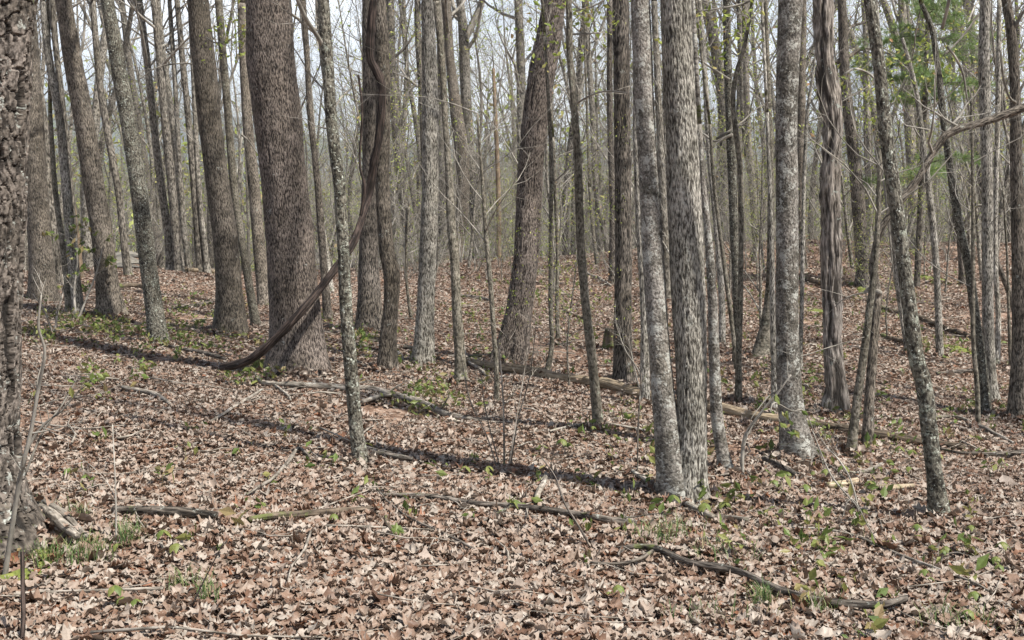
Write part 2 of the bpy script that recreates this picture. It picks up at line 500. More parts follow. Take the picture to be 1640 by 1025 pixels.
# ------------------------------------------------------------------ terrain
def zrow(py, D):
    yc = (512.5 - py) / F
    return CAMZ + D * (-math.sin(PIT) + yc * math.cos(PIT)) / (math.cos(PIT) + yc * math.sin(PIT))
COLS = [  # screen column at which the slope was read, rows (row, distance), then (distance, height) beyond the crest
    (0,    [(1025, 5.2), (850, 6.8), (700, 9.5), (600, 12.5), (520, 17), (480, 21), (446, 28)], [(45, 0.4), (70, -3), (120, -12)]),
    (205,  [(1025, 5.2), (850, 6.9), (700, 9.6), (600, 13.0), (530, 17.5), (475, 23), (441, 29)], [(45, 0.75), (62, 1.10), (84, 1.5), (100, 0.5), (130, -10)]),
    (400,  [(1025, 5.2), (850, 7.0), (700, 9.8), (600, 13.5), (530, 18), (470, 24), (430, 30.5)], [(38, 1.0), (48, 0.0), (70, -4), (120, -12)]),
    (820,  [(1025, 5.2), (850, 7.2), (700, 10.5), (600, 14.5), (540, 18), (480, 24), (430, 31), (402, 37)], [(45, 1.2), (60, -1), (80, -5), (120, -12)]),
    (1230, [(1025, 5.2), (850, 7.3), (750, 9.3), (680, 11.5), (620, 14), (560, 17), (480, 23.5), (430, 29), (397, 35)], [(42, 1.35), (55, 0), (80, -5), (120, -12)]),
    (1640, [(1025, 5.2), (850, 7.2), (730, 10.5), (670, 13), (620, 15), (560, 18), (480, 23.5), (430, 29), (397, 34)], [(42, 1.4), (55, 0), (80, -5), (120, -12)]),
]
YG = np.arange(0, 700, 0.25)
FARP = [(180, -13), (260, -6), (360, 8), (520, 24), (640, 30), (900, 10)]
TAB = []
for _px, rows, far in COLS:
    pts = [(0, zrow(1025, 5.2))] + [(D, zrow(py, D)) for py, D in rows] + far + FARP
    z = np.interp(YG, [p[0] for p in pts], [p[1] for p in pts])
    k = np.exp(-0.5 * (np.arange(-8, 9) * 0.25 / 0.7) ** 2)
    k /= k.sum()
    zp = np.concatenate([np.full(8, z[0]), z, np.full(8, z[-1])])
    TAB.append(np.convolve(zp, k, 'valid'))
TAB = np.array(TAB)
CPX = np.array([c[0] for c in COLS], float)
Z0 = TAB[0][0]
def H(X, Y, bumps=True):
    X = np.atleast_1d(np.asarray(X, float))
    Y = np.atleast_1d(np.asarray(Y, float))
    X, Y = np.broadcast_arrays(X, Y)
    Yc = np.clip(Y, 0.5, 698)
    px = np.clip(820 + F * X / np.maximum(Yc, 3.0), 0, 1640)
    k = np.clip(np.searchsorted(CPX, px) - 1, 0, len(CPX) - 2)
    u = (px - CPX[k]) / (CPX[k + 1] - CPX[k])
    u = u * u * (3 - 2 * u)
    yi = Yc / 0.25
    y0 = np.floor(yi).astype(int)
    fy = yi - y0
    a = TAB[k, y0] * (1 - fy) + TAB[k, y0 + 1] * fy
    b = TAB[k + 1, y0] * (1 - fy) + TAB[k + 1, y0 + 1] * fy
    z = a * (1 - u) + b * u
    P = np.stack([X.ravel(), Y.ravel(), np.zeros(X.size)], 1)
    if bumps:
        z = z + ((fbm(P * 0.9, 3, 3) - 0.5) * 0.13).reshape(z.shape) * np.clip(Y / 5, 0, 1)
    z = z + ((fbm(P * 0.16 + 40, 6, 2) - 0.5) * 0.9).reshape(z.shape) * sstep(22, 33, Y) * (1 - sstep(60, 80, Y))
    z = z + ((fbm(P * 0.012, 8, 3) - 0.5) * 16).reshape(z.shape) * sstep(120, 320, np.abs(Y))
    z = np.where(Y > 690, z - (Y - 690) * 0.06, z)
    return np.maximum(z, -60)
def ray(px, py):
    xc, yc = (px - 820) / F, (512.5 - py) / F
    return np.array([xc, math.cos(PIT) + yc * math.sin(PIT), -math.sin(PIT) + yc * math.cos(PIT)])
def at(px, py, Y):
    d = ray(px, py)
    return np.array([0, 0, CAMZ]) + d * (Y / d[1])
YM = np.arange(3.5, 90, 0.02)
def ground_at(px, py, default=None):
    d = ray(px, py)
    s = YM / d[1]
    X, Z = d[0] * s, CAMZ + d[2] * s
    hit = np.nonzero(Z < H(X, YM))[0]
    if len(hit) == 0:
        return None if default is None else np.array([at(px, py, default)[0], default, float(H(at(px, py, default)[0], default)[0])])
    i = hit[0]
    return np.array([X[i], YM[i], Z[i]])

def axis(lo, hi, dense_lo, dense_hi, d0, n_out):
    mid = np.arange(dense_lo, dense_hi, d0)
    a = dense_lo - (np.geomspace(1, dense_lo - lo + 1, n_out) - 1)[1:][::-1]
    b = dense_hi + (np.geomspace(1, hi - dense_hi + 1, n_out) - 1)
    return np.concatenate([a, mid, b])
gx = axis(-5000, 5000, -16, 16, 0.16, 90)
gy = axis(-800, 6000, 3.5, 40, 0.16, 120)
XX, YY = np.meshgrid(gx, gy)
g = MB()
ni, nj = XX.shape
ii, jj = np.meshgrid(np.arange(ni - 1), np.arange(nj - 1), indexing='ij')
k0 = (ii * nj + jj).ravel()
g.add(np.stack([XX.ravel(), YY.ravel(), H(XX, YY).ravel()], 1), np.stack([k0, k0 + 1, k0 + nj + 1, k0 + nj], 1))
tag(g.build('ground', ground_mat()), kind='structure')

# pale track beyond the crest on the left
rd = MB()
ys = np.linspace(52, 84, 30)
xs = np.linspace(-1, 1, 9)
R_ = []
for y in ys:
    cx = (203 - 820) / F * y + 0.6 * math.sin(y * 0.2)
    for u in xs:
        x = cx + u * (0.9 + 0.02 * (y - 52) + 0.35 * math.sin(y * 1.3 + u * 2) + 0.2 * math.sin(y * 2.9))
        R_.append((x, y, float(H(x, y)[0]) + 0.05))
k0 = np.array([i * 9 + j for i in range(29) for j in range(8)])
rd.add(R_, np.stack([k0, k0 + 1, k0 + 10, k0 + 9], 1))
tag(rd.build('road', plain_mat('pale gravel', (0.10, 0.09, 0.072), (0.26, 0.24, 0.205), 4)), kind='structure')

# blue mountains
mt = MB()
mx_ = np.linspace(-1700, 1700, 160)
my_ = np.linspace(1300, 2000, 30)
MX, MY = np.meshgrid(mx_, my_)
ridge = 130 + 110 * (fbm(np.stack([MX.ravel() * 0.0012, MX.ravel() * 0 + 3, MX.ravel() * 0], 1), 21, 4).reshape(MX.shape))
prof = sstep(1300, 1650, MY) * (1 - 0.6 * sstep(1700, 2000, MY))
MZ = -60 + (ridge + 60 + 30 * (fbm(np.stack([MX.ravel() * 0.004, MY.ravel() * 0.004, MX.ravel() * 0], 1), 5, 4).reshape(MX.shape) - 0.5)) * prof
ni, nj = MX.shape
ii, jj = np.meshgrid(np.arange(ni - 1), np.arange(nj - 1), indexing='ij')
k0 = (ii * nj + jj).ravel()
mt.add(np.stack([MX.ravel(), MY.ravel(), MZ.ravel()], 1), np.stack([k0, k0 + 1, k0 + nj + 1, k0 + nj], 1))
tag(mt.build('mountains', plain_mat('wooded mountains', (0.05, 0.065, 0.07), (0.08, 0.10, 0.09), 0.02)), kind='structure')

# ------------------------------------------------------------------ branches
def rot_about(v, ax, a):
    return v * math.cos(a) + np.cross(ax, v) * math.sin(a) + ax * np.dot(ax, v) * (1 - math.cos(a))
def perp(v, rng):
    r = rng.normal(size=3)
    p = np.cross(v, r)
    return p / (np.linalg.norm(p) + 1e-9)
def grow(mb, p, d, L, r, lev, rng, sides, kids, ends, up=0.12, segs=5, wig=0.16):
    """One curved limb with its side limbs; ENDS collects the twig ends."""
    pts = [np.append(p, r)]
    q, dd = np.array(p), np.array(d)
    ns = segs if lev > 0 else 3
    for k in range(ns):
        dd = dd + rng.normal(size=3) * wig + np.array([0, 0, up])
        dd /= np.linalg.norm(dd)
        q = q + dd * (L / ns)
        pts.append(np.append(q, r * (1 - 0.80 * (k + 1) / ns)))
    pts = np.array(pts)
    S = pts if lev <= 1 else smooth_poly(pts, L / ns / 2)
    tube(mb, S, sides[lev], close=False)
    if lev == 0:
        ends.append(q)
        return
    n = kids[lev]
    for k in range(n):
        t = 0.25 + 0.75 * (k + rng.random()) / n
        i = min(int(t * ns), ns - 1)
        f = t * ns - i
        b = pts[i, :3] * (1 - f) + pts[i + 1, :3] * f
        rb = (pts[i, 3] * (1 - f) + pts[i + 1, 3] * f) * 0.62
        dv = pts[i + 1, :3] - pts[i, :3]
        dv /= np.linalg.norm(dv)
        dv = rot_about(dv, perp(dv, rng), math.radians(rng.uniform(28, 62)))
        grow(mb, b, dv, L * rng.uniform(0.42, 0.62), max(rb, 0.0022), lev - 1, rng, sides, kids, ends, up, segs, wig)

def leaf_quads(mb, pts, rng, size, n_each, spread):
    """little folded leaves (four triangles) round each point"""
    P = np.repeat(np.asarray(pts), n_each, 0)
    m = len(P)
    if m == 0: return
    P = P + rng.normal(size=(m, 3)) * spread
    a = rng.normal(size=(m, 3)); a /= np.linalg.norm(a, axis=1)[:, None]
    b = np.cross(a, rng.normal(size=(m, 3))); b /= np.linalg.norm(b, axis=1)[:, None]
    c = np.cross(a, b)
    s = size * rng.uniform(0.6, 1.4, (m, 1))
    V = np.stack([P - a * s, P + b * s * 0.5 + c * s * 0.15, P + a * s, P - b * s * 0.5 + c * s * 0.15], 1).reshape(-1, 3)
    k = np.arange(m)[:, None] * 4
    mb.add(V, None, np.concatenate([k + np.array([[0, 1, 2]]), k + np.array([[0, 2, 3]])], 0))

# ------------------------------------------------------------------ traced trees
ALLT = []
def px_poly(pts, Y):
    out = []
    for x, y, w in pts:
        p = at(x, y, Y)
        out.append([p[0], p[1], p[2], 0.5 * w * 0.94 / F * Y])
    return np.array(out)

def tree(label, pts, bark='grey', dsp='fine', D=None, mat2='twig', name='tree', limbs=(), height=None, crown=True, bstart=None, nb=10, flare=0.5,
         more_trunks=(), buds=0, group=None, lev=2, top_open=True, cat='tree', kids=(0, 4, 4, 4), deep=0.0):
    """pts from the top of the photo down to the base: (column, row, width)."""
    seed = len(ALLT) + 1
    rng = np.random.default_rng(seed * 77)
    bx, by, _ = pts[-1]
    gp = ground_at(bx, by) if D is None else ground_at(bx, by, None)
    if D is not None or gp is None:
        if D is None:
            for dy in range(1, 60):
                gp = ground_at(bx, by + dy)
                if gp is not None: break
            D = gp[1]
        X = at(bx, by, D)[0]
        gp = np.array([X, D, float(H(X, D)[0])])
    Y = gp[1]
    root = empty(name, gp)
    tag(root, label, cat, group)
    cmb = MB()
    ends = []
    first = True
    for tp, tb, td in [(pts, bark, dsp)] + list(more_trunks):
        P = px_poly(tp, Y)[::-1]           # base first
        r0 = P[0, 3]
        root['base_r'] = float(r0)
        base = P[0].copy()
        base[:3] = base[:3] - (P[1, :3] - P[0, :3]) / np.linalg.norm(P[1, :3] - P[0, :3]) * 0.25
        if D is not None: base[2] = min(base[2], gp[2] - 0.25)
        P = np.vstack([base, P])
        sway = rng.normal(size=2) * 0.03
        hz = P[:, 2] - gp[2]
        P[:, 1] += sway[0] * hz + 0.02 * np.sin(hz * 1.3 + seed)
        vis_top = P[-1, 2]
        Ht = height if height else 9 + rng.random() * 4 + r0 * 22
        npts = []
        if top_open and P[-1, 2] - gp[2] < Ht:
            q, r = P[-1].copy(), P[-1, 3]
            dv = P[-1, :3] - P[-2, :3]
            dv /= np.linalg.norm(dv)
            rest = Ht - (q[2] - gp[2])
            ns = max(3, int(rest / 1.2))
            for k in range(ns):
                dv = dv + np.array([rng.normal() * 0.05, rng.normal() * 0.05, 0.10])
                dv /= np.linalg.norm(dv)
                q = q.copy()
                q[:3] = q[:3] + dv * rest / ns
                q[3] = r * (1 - 0.9 * (k + 1) / ns)
                npts.append(q)
        r_ = np.median(P[:, 3])
        near = Y < 20 and r_ > 0.04
        step = 0.010 if Y < 7 else (0.016 if Y < 12 else 0.03) if near else 0.12
        S = smooth_poly(P, step)
        sides = int(np.clip(2 * math.pi * r_ / (0.008 if Y < 9 else 0.012), 14, 200)) if near else (14 if Y < 40 else 8)
        mb = MB()
        tube(mb, S, sides, DISP[td] if near else DISP['fine'] if Y < 32 else None, flare=flare, seed=seed)
        if npts:
            up = smooth_poly(np.array([P[-1]] + npts), 0.4)
            if r_ > 0.015:
                tube(mb, up, 10)
            else:
                tube(mb, up, 6)
            full = np.vstack([S[::4], up])
        else:
            full = S
        mb.build('trunk', BM[tb], root, loc=gp, smooth=td != 'block')
        if crown and first:
            zs = full[:, 2] - gp[2]
            hb = bstart if bstart is not None else max(4.5 + rng.random() * 2, 0.35 * Ht)
            top = zs.max()
            for k in range(nb):
                zh = hb + (top - hb) * (k + rng.random()) / nb
                i = int(np.argmin(np.abs(zs - zh)))
                d = np.array([math.cos(k * 2.4 + seed), math.sin(k * 2.4 + seed), rng.uniform(0.3, 1.0)])
                d /= np.linalg.norm(d)
                L = (0.10 + 0.14 * (1 - zh / (top + 0.1))) * Ht * rng.uniform(0.8, 1.3)
                if zh < 4: L = min(L, rng.uniform(0.5, 1.4))
                grow(cmb, full[i, :3], d, L, max(full[i, 3] * 0.42, 0.006), lev, rng, (3, 4, 5, 6), kids, ends, 0.10)
            if not top_open: pass
        first = False
    for lp in limbs:
        P = px_poly(lp, Y)
        P[:, 1] += np.linspace(0, rng.uniform(-0.5, 0.5) , len(P)) 
        S = smooth_poly(P, 0.05)
        tube(cmb, S, 8 if P[0, 3] > 0.01 else 5, None)
        n = len(S)
        for k in range(max(2, int(n * 0.05 * 4))):      # side twigs
            i = rng.integers(int(n * 0.2), n)
            dv = S[min(i + 1, n - 1), :3] - S[max(i - 1, 0), :3]
            dv /= np.linalg.norm(dv) + 1e-9
            dv = rot_about(dv, perp(dv, rng), math.radians(rng.uniform(25, 60)))
            grow(cmb, S[i, :3], dv, rng.uniform(0.2, 0.6), max(S[i, 3] * 0.5, 0.002), 1, rng, (3, 4, 5), (0, 3, 3), ends, 0.03)
    if cmb.n:
        cmb.build('crown' if crown else 'branches', BM[mat2], root, loc=gp)
    if buds and ends:
        bm_ = MB()
        leaf_quads(bm_, np.array(ends), rng, 0.022, buds, 0.04)
        bm_.build('foliage', BUDS, root, smooth=False, loc=gp)
    ALLT.append((gp, root))
    return root
#TRACED
T = tree
T('huge rough oak with deep blocky bark plates at the left edge', [(-22, 0, 150), (-28, 120, 146), (-34, 260, 144), (-40, 420, 142), (-47, 560, 142), (-50, 700, 146), (-46, 800, 165), (-38, 872, 200)],
  'block', 'block', name='oak_tree', cat='oak tree', flare=0.35, nb=8)
T('dark trunk close behind the rough oak at the left edge', [(30, 0, 32), (38, 60, 32), (50, 200, 34), (60, 340, 37), (70, 483, 44)], 'brown', 'ridge')
T('slanting brown trunk rising out of the dark trunk next to the rough oak', [(50, 0, 17), (57, 110, 19), (70, 220, 21), (84, 350, 23), (93, 455, 26)], 'farb', 'fine')
T('pale slender tree leaning left, in front of the brown slanting pair at left', [(62, 0, 10), (66, 40, 11), (74, 100, 13), (92, 200, 14), (103, 300, 16), (114, 400, 17), (128, 508, 20)], 'pale', 'fine')
T('thin grey sapling hugging the left side of the pale slender tree', [(78, 180, 7), (86, 300, 9), (98, 380, 11), (106, 440, 12), (112, 505, 13)], 'sap', 'smooth')
T('curving brown sapling with a forked bent top between two left trees', [(84, 0, 9), (88, 60, 10), (100, 160, 10), (108, 250, 11), (114, 330, 12), (120, 420, 12), (124, 462, 13)], 'farb', 'fine',
  limbs=[[(88, 60, 8), (78, 30, 7), (74, 0, 6), (70, -40, 5)]])
T('straight brown tree leaning left with finely ridged bark, second big trunk from the left', [(93, -60, 26), (100, 0, 27), (117, 100, 30), (136, 200, 33), (151, 300, 34), (162, 370, 35), (169, 440, 37), (176, 510, 43)], 'brown', 'ridge',
  limbs=[[(120, 105, 6), (132, 75, 5), (136, 30, 4), (135, -20, 3)]])
T('dark leaning tree blotched with pale lichen, base in green sprouts', [(158, -60, 21), (169, 0, 22), (187, 100, 25), (206, 200, 27), (222, 300, 28), (234, 400, 29), (246, 490, 30), (255, 553, 33)], 'lich', 'smooth')
T('brown tree standing right beside the pale gravel track', [(146, 0, 10), (155, 110, 11), (168, 200, 12), (188, 300, 12), (200, 400, 13), (206, 442, 15)], 'farb', 'fine')
T('brownish trunk of the crest row just right of the lichen blotched tree', [(202, 0, 10), (213, 100, 11), (228, 210, 12), (240, 300, 12), (252, 380, 13), (259, 430, 15)], 'farb', 'fine')
T('light grey trunk of the crest row with a mossy green foot', [(220, 0, 11), (234, 100, 12), (245, 200, 12), (256, 290, 13), (268, 370, 14), (274, 434, 16)], 'far', 'fine')
T('thickest brown trunk of the row on the left crest', [(246, 0, 12), (256, 100, 13), (265, 200, 14), (275, 300, 15), (284, 400, 16), (288, 436, 18)], 'farb', 'fine')
T('thin grey trunk squeezed between two brown trunks on the left crest', [(268, 0, 7), (280, 160, 8), (290, 330, 9), (301, 425, 10)], 'far', 'fine')
T('brown trunk standing over the pale log on the left crest', [(283, 0, 9), (293, 110, 10), (304, 220, 11), (312, 320, 11), (320, 425, 14)], 'farb', 'fine')
T('slim grey trunk at the right end of the left crest row', [(303, 0, 8), (312, 200, 8), (320, 320, 9), (331, 424, 11)], 'far', 'fine')
T('tall brown tree with rough bark standing left of the biggest trunk', [(317, -60, 34), (323, 0, 35), (331, 100, 38), (340, 200, 38), (352, 300, 40), (362, 380, 41), (368, 460, 43), (371, 535, 52)], 'brown', 'ridge')
T('slender leaning grey tree against the right side of the tall brown tree', [(350, 0, 12), (358, 100, 13), (365, 190, 13), (374, 300, 13), (386, 380, 13), (400, 460, 14), (412, 528, 17)], 'sap', 'smooth',
  limbs=[[(366, 118, 4), (340, 108, 3), (300, 102, 3), (255, 108, 2), (225, 128, 2)], [(386, 215, 4), (396, 225, 3), (408, 245, 2)]])
T('wide brown trunk half hidden behind the left side of the biggest trunk', [(380, 0, 15), (385, 80, 16), (393, 200, 18), (404, 300, 20), (414, 400, 22), (426, 490, 26)], 'brown', 'ridge')
T('biggest tree in the wood, massive grey brown trunk with the vine crossing its base', [(424, -60, 76), (428, 0, 77), (434, 100, 80), (444, 200, 79), (455, 300, 77), (464, 400, 80), (471, 480, 84), (475, 550, 88), (477, 602, 104)], 'hick', 'ridge',
  name='hickory_tree', cat='hickory tree', flare=0.22, nb=8)
T('slim brownish tree right behind the biggest trunk', [(484, 0, 9), (490, 80, 9), (496, 180, 10), (507, 280, 11), (514, 370, 13), (520, 450, 14), (525, 515, 16)], 'brown', 'fine')
T('slim grey tree between the biggest trunk and the lichen speckled one', [(478, 0, 7), (494, 150, 8), (503, 260, 9), (512, 340, 9), (524, 420, 10), (530, 470, 11)], 'pale', 'fine')
T('near slender tree speckled white and green with lichen, in front of the vine', [(516, -60, 18), (519, 0, 19), (523, 60, 20), (527, 110, 18), (531, 180, 19), (537, 240, 19), (545, 300, 20), (551, 400, 19), (556, 500, 21), (563, 590, 23), (571, 690, 24), (579, 746, 27)],
  'lich', 'fine', limbs=[[(524, 85, 9), (512, 62, 8), (496, 35, 8), (485, 0, 7), (478, -40, 6)], [(541, 218, 5), (524, 205, 4), (500, 198, 2), (480, 184, 1)]])
T('dark flaring trunk standing behind the wavy tree near the vine', [(592, 0, 24), (592, 130, 24), (592, 250, 25), (591, 340, 28), (590, 420, 34), (592, 480, 40), (593, 535, 46)], 'dark', 'fine')
T('wavy brown tree with a bulge at mid height and a dark mossy foot', [(605, -60, 22), (607, 0, 22), (612, 100, 25), (613, 200, 24), (611, 270, 23), (615, 350, 24), (619, 400, 25), (627, 440, 27), (626, 490, 26), (622, 540, 28), (621, 597, 35)], 'brown', 'ridge')
T('brown leaning tree on the far side of the hollow, behind the wavy one', [(624, 0, 15), (627, 100, 15), (634, 200, 16), (643, 300, 17), (652, 360, 18), (658, 411, 21)], 'farb', 'fine')
T('thin pale leaning tree just left of the brown one at the far crest', [(612, 180, 9), (622, 240, 10), (630, 320, 11), (638, 412, 13)], 'far', 'fine')
T('straight pale grey tree with a swollen green mossy foot, centre left', [(683, -60, 22), (684, 0, 22), (687, 100, 25), (689, 200, 28), (689, 300, 28), (685, 400, 29), (681, 500, 30), (678, 590, 38)], 'pale', 'ridge')
T('grey trunk partly hidden behind the straight pale grey tree', [(705, 0, 14), (707, 100, 15), (709, 300, 17), (709, 408, 20)], 'far', 'fine')
T('sinuous thin tree that crosses in front of a forked tree', [(698, 0, 11), (707, 100, 11), (713, 200, 10), (718, 270, 12), (722, 350, 15), (728, 420, 15), (732, 500, 16), (737, 575, 18), (738, 618, 23)], 'sap', 'fine')
T('curved grey brown tree with a dark foot on a moss patch at the far crest', [(714, 0, 17), (718, 60, 15), (722, 110, 16), (732, 190, 22), (740, 250, 24), (741, 320, 22), (734, 380, 22), (722, 422, 32)], 'brown', 'fine')
T('upright tree with a wide fork at its top, centre left at the far crest', [(733, -30, 12), (739, 20, 14), (743, 60, 18), (746, 150, 18), (753, 250, 19), (762, 340, 22), (768, 407, 26)], 'far', 'fine',
  limbs=[[(745, 62, 13), (757, 38, 12), (770, 8, 11), (778, -30, 10)], [(741, 30, 8), (728, 14, 7), (722, -10, 6)]])
T('broken snag of bare orange wood without branches', [(790, 108, 5), (794, 200, 7), (798, 300, 8), (799, 408, 9)], 'snag', 'smooth', crown=False, top_open=False, name='dead_tree', cat='dead tree')
T('short broken snag of reddish wood behind the pale slender tree at left', [(109, 270, 6), (116, 320, 9), (124, 380, 9), (130, 448, 10)], 'snag', 'smooth', crown=False, top_open=False, name='dead_tree', cat='dead tree')
T('very thin dark sapling left of the big leaning tree', [(764, 180, 3), (768, 230, 4), (773, 300, 6), (778, 370, 7), (785, 450, 8), (790, 520, 8), (795, 590, 8), (796, 650, 10)], 'sap', 'smooth', top_open=False, bstart=1.6, nb=9, lev=1)
T('big tree leaning strongly right with a dark buttressed foot, centre', [(906, -60, 34), (889, 0, 38), (879, 60, 42), (869, 110, 44), (856, 200, 43), (848, 300, 42), (843, 400, 42), (835, 470, 44), (826, 530, 48), (818, 580, 58)], 'hick', 'coarse', flare=0.5)
T('grey trunk beyond the crest seen left of the big leaning tree', [(830, 0, 14), (834, 100, 15), (835, 200, 16), (836, 330, 17), (838, 402, 18)], 'far', 'fine', D=39)
T('thin curving sapling along the right edge of the big leaning tree', [(872, 60, 5), (880, 200, 6), (883, 280, 7), (882, 400, 7), (882, 500, 8), (884, 550, 8), (875, 602, 11)], 'sap', 'smooth', bstart=2.5, lev=1)
T('thinnest bent sapling in the hollow right of the big leaning tree', [(886, 220, 5), (889, 300, 6), (893, 400, 6), (892, 480, 6), (894, 552, 8)], 'sap', 'smooth', bstart=2.0, lev=1)
T('snaking thin tree standing alone right of the big leaning one', [(908, -60, 10), (910, 0, 10), (912, 100, 11), (917, 150, 11), (924, 250, 13), (927, 330, 14), (930, 400, 14), (937, 480, 14), (944, 540, 15), (952, 610, 16), (959, 692, 19)], 'sap', 'fine',
  limbs=[[(925, 165, 4), (940, 158, 3), (965, 152, 3), (1000, 158, 2)], [(912, 55, 4), (940, 52, 3), (970, 49, 2)]])
T('narrow dark trunk directly left of the dark ridged tree', [(976, 0, 9), (977, 200, 10), (981, 330, 11), (981, 457, 14)], 'dark', 'fine')
T('straight dark tree with deep vertical ridges left of the twin trunks', [(995, -60, 27), (996, 0, 27), (998, 200, 27), (999, 400, 28), (998, 500, 29), (998, 618, 36)], 'dark', 'coarse')
T('thin pale straight sapling touching the left of the twin trunks', [(1016, 0, 9), (1018, 200, 10), (1021, 300, 11), (1025, 380, 12), (1031, 500, 13), (1033, 650, 17)], 'pale', 'smooth')
T('twin grey trunks growing from one base near the middle of the wood', [(1024, -60, 31), (1027, 0, 32), (1031, 100, 34), (1036, 200, 34), (1042, 300, 35), (1047, 400, 36), (1053, 500, 37), (1060, 600, 39), (1069, 700, 46), (1080, 770, 62), (1085, 806, 76)],
  'grey', 'smooth', more_trunks=[([(1081, -60, 49), (1083, 0, 50), (1087, 100, 52), (1093, 200, 54), (1097, 300, 55), (1101, 400, 57), (1105, 500, 57), (1108, 600, 52), (1107, 700, 52), (1102, 770, 64), (1100, 810, 80)], 'pale', 'ridge')], flare=0.4, name='twin_tree', cat='tree')
T('plain slim trunk showing in the gap between the twin trunks', [(1049, 0, 10), (1057, 200, 12), (1064, 350, 13), (1069, 480, 14)], 'far', 'fine')
T('grey tree curving out from behind the right twin, foot in leaves', [(1119, 200, 9), (1125, 300, 11), (1130, 340, 12), (1136, 400, 14), (1141, 480, 16), (1144, 560, 18), (1146, 620, 19), (1150, 680, 21), (1158, 730, 22), (1165, 764, 28)], 'grey', 'smooth')
T('slender pale tree just right of the grey curving tree', [(1120, 0, 8), (1128, 100, 9), (1136, 250, 10), (1143, 320, 10), (1150, 400, 10), (1156, 480, 11), (1157, 557, 12)], 'pale', 'smooth')
T('straight lichen dotted sapling, left stem of the close pair by the twins', [(1164, -60, 12), (1166, 0, 12), (1168, 100, 13), (1171, 200, 14), (1174, 300, 14), (1177, 400, 13), (1180, 500, 12), (1178, 590, 12)], 'lich', 'fine',
  limbs=[[(1168, 128, 6), (1150, 115, 4), (1128, 100, 3), (1108, 78, 3)], [(1173, 215, 5), (1148, 225, 4), (1132, 212, 3), (1120, 205, 2)]])
T('crooked sapling twisting round the lichen dotted one', [(1200, 20, 5), (1192, 70, 6), (1176, 128, 7), (1174, 180, 8), (1184, 260, 9), (1186, 330, 9), (1186, 400, 9), (1184, 500, 10), (1182, 580, 11), (1182, 645, 13)], 'sap', 'fine',
  limbs=[[(1148, 222, 5), (1160, 215, 4), (1190, 195, 3), (1215, 172, 2), (1240, 160, 2)]], buds=2)
T('very thin sapling slanting into the close pair by the twins', [(1135, 200, 5), (1143, 300, 6), (1160, 430, 7), (1173, 530, 7), (1180, 600, 8)], 'sap', 'smooth', bstart=3, lev=1)
T('brown trunk at the far crest with a small green shrub at its foot', [(1190, 0, 10), (1196, 200, 11), (1205, 300, 12), (1215, 398, 15)], 'farb', 'fine', D=35)
T('slanting grey trunk crossing left of the brown one at the far crest', [(1180, 0, 9), (1190, 200, 10), (1203, 300, 10), (1211, 400, 12)], 'far', 'fine', D=36)
T('slender tree with a mossy hooked foot in the hollow', [(1224, 0, 7), (1227, 100, 8), (1231, 200, 9), (1233, 300, 10), (1233, 450, 14), (1227, 520, 20), (1216, 578, 32)], 'sap', 'fine')
T('whitish thin sapling left of the thick smooth grey tree', [(1229, 180, 6), (1233, 300, 7), (1236, 420, 8), (1237, 500, 9), (1240, 600, 11), (1241, 665, 14)], 'pale', 'smooth', bstart=3.5, lev=1)
T('thick smooth grey tree with pale blotches and a wide foot, right of centre', [(1260, -60, 38), (1259, 0, 39), (1256, 100, 37), (1254, 200, 36), (1256, 300, 36), (1257, 400, 37), (1257, 500, 38), (1261, 600, 40), (1268, 670, 45), (1280, 740, 62)], 'grey', 'fine',
  limbs=[[(1252, 640, 3), (1236, 628, 3), (1212, 650, 2), (1196, 668, 2)], [(1246, 575, 3), (1285, 570, 2), (1330, 556, 2), (1385, 540, 1)]])
T('brown trunk half hidden behind the thick smooth grey tree', [(1283, 0, 12), (1281, 200, 15), (1281, 340, 16), (1282, 432, 20)], 'brown', 'fine')
T('pole thin sapling between the smooth grey tree and the shaggy one', [(1316, 40, 3), (1306, 120, 4), (1296, 190, 6), (1290, 330, 6), (1287, 450, 7), (1283, 550, 7), (1282, 602, 9)], 'pale', 'smooth', bstart=3, lev=1)
T('shaggy barked tree with wavy peeling grey strips', [(1317, -60, 33), (1320, 0, 33), (1321, 50, 30), (1322, 100, 30), (1329, 150, 34), (1335, 200, 31), (1331, 260, 30), (1330, 320, 31), (1333, 400, 32), (1334, 480, 32), (1335, 560, 30), (1340, 620, 34), (1338, 666, 44)], 'shag', 'shag', flare=0.3)
T('dark leaning tree with a mossy foot behind the shaggy one', [(1343, -60, 13), (1348, 0, 14), (1351, 75, 17), (1354, 130, 17), (1361, 200, 19), (1372, 300, 22), (1381, 400, 24), (1386, 460, 30)], 'dark', 'fine', mat2='stickd',
  limbs=[[(1350, 92, 10), (1338, 100, 8), (1318, 90, 5), (1300, 84, 3)], [(1354, 95, 8), (1375, 80, 6), (1390, 76, 4), (1430, 85, 3)], [(1352, 60, 8), (1368, 40, 6), (1392, 30, 4), (1420, 5, 4)]])
T('pale distant trunk behind the lichen covered leaning tree', [(1385, 0, 9), (1388, 60, 10), (1390, 200, 12), (1391, 300, 12), (1392, 400, 14)], 'far', 'fine', D=35)
T('thin sapling leaning right that crosses the bent limb tree', [(1408, 240, 6), (1406, 320, 8), (1400, 420, 10), (1390, 500, 12), (1380, 580, 13), (1369, 660, 15), (1362, 730, 19)], 'sap', 'fine', top_open=False, bstart=2.0, nb=8, lev=1)
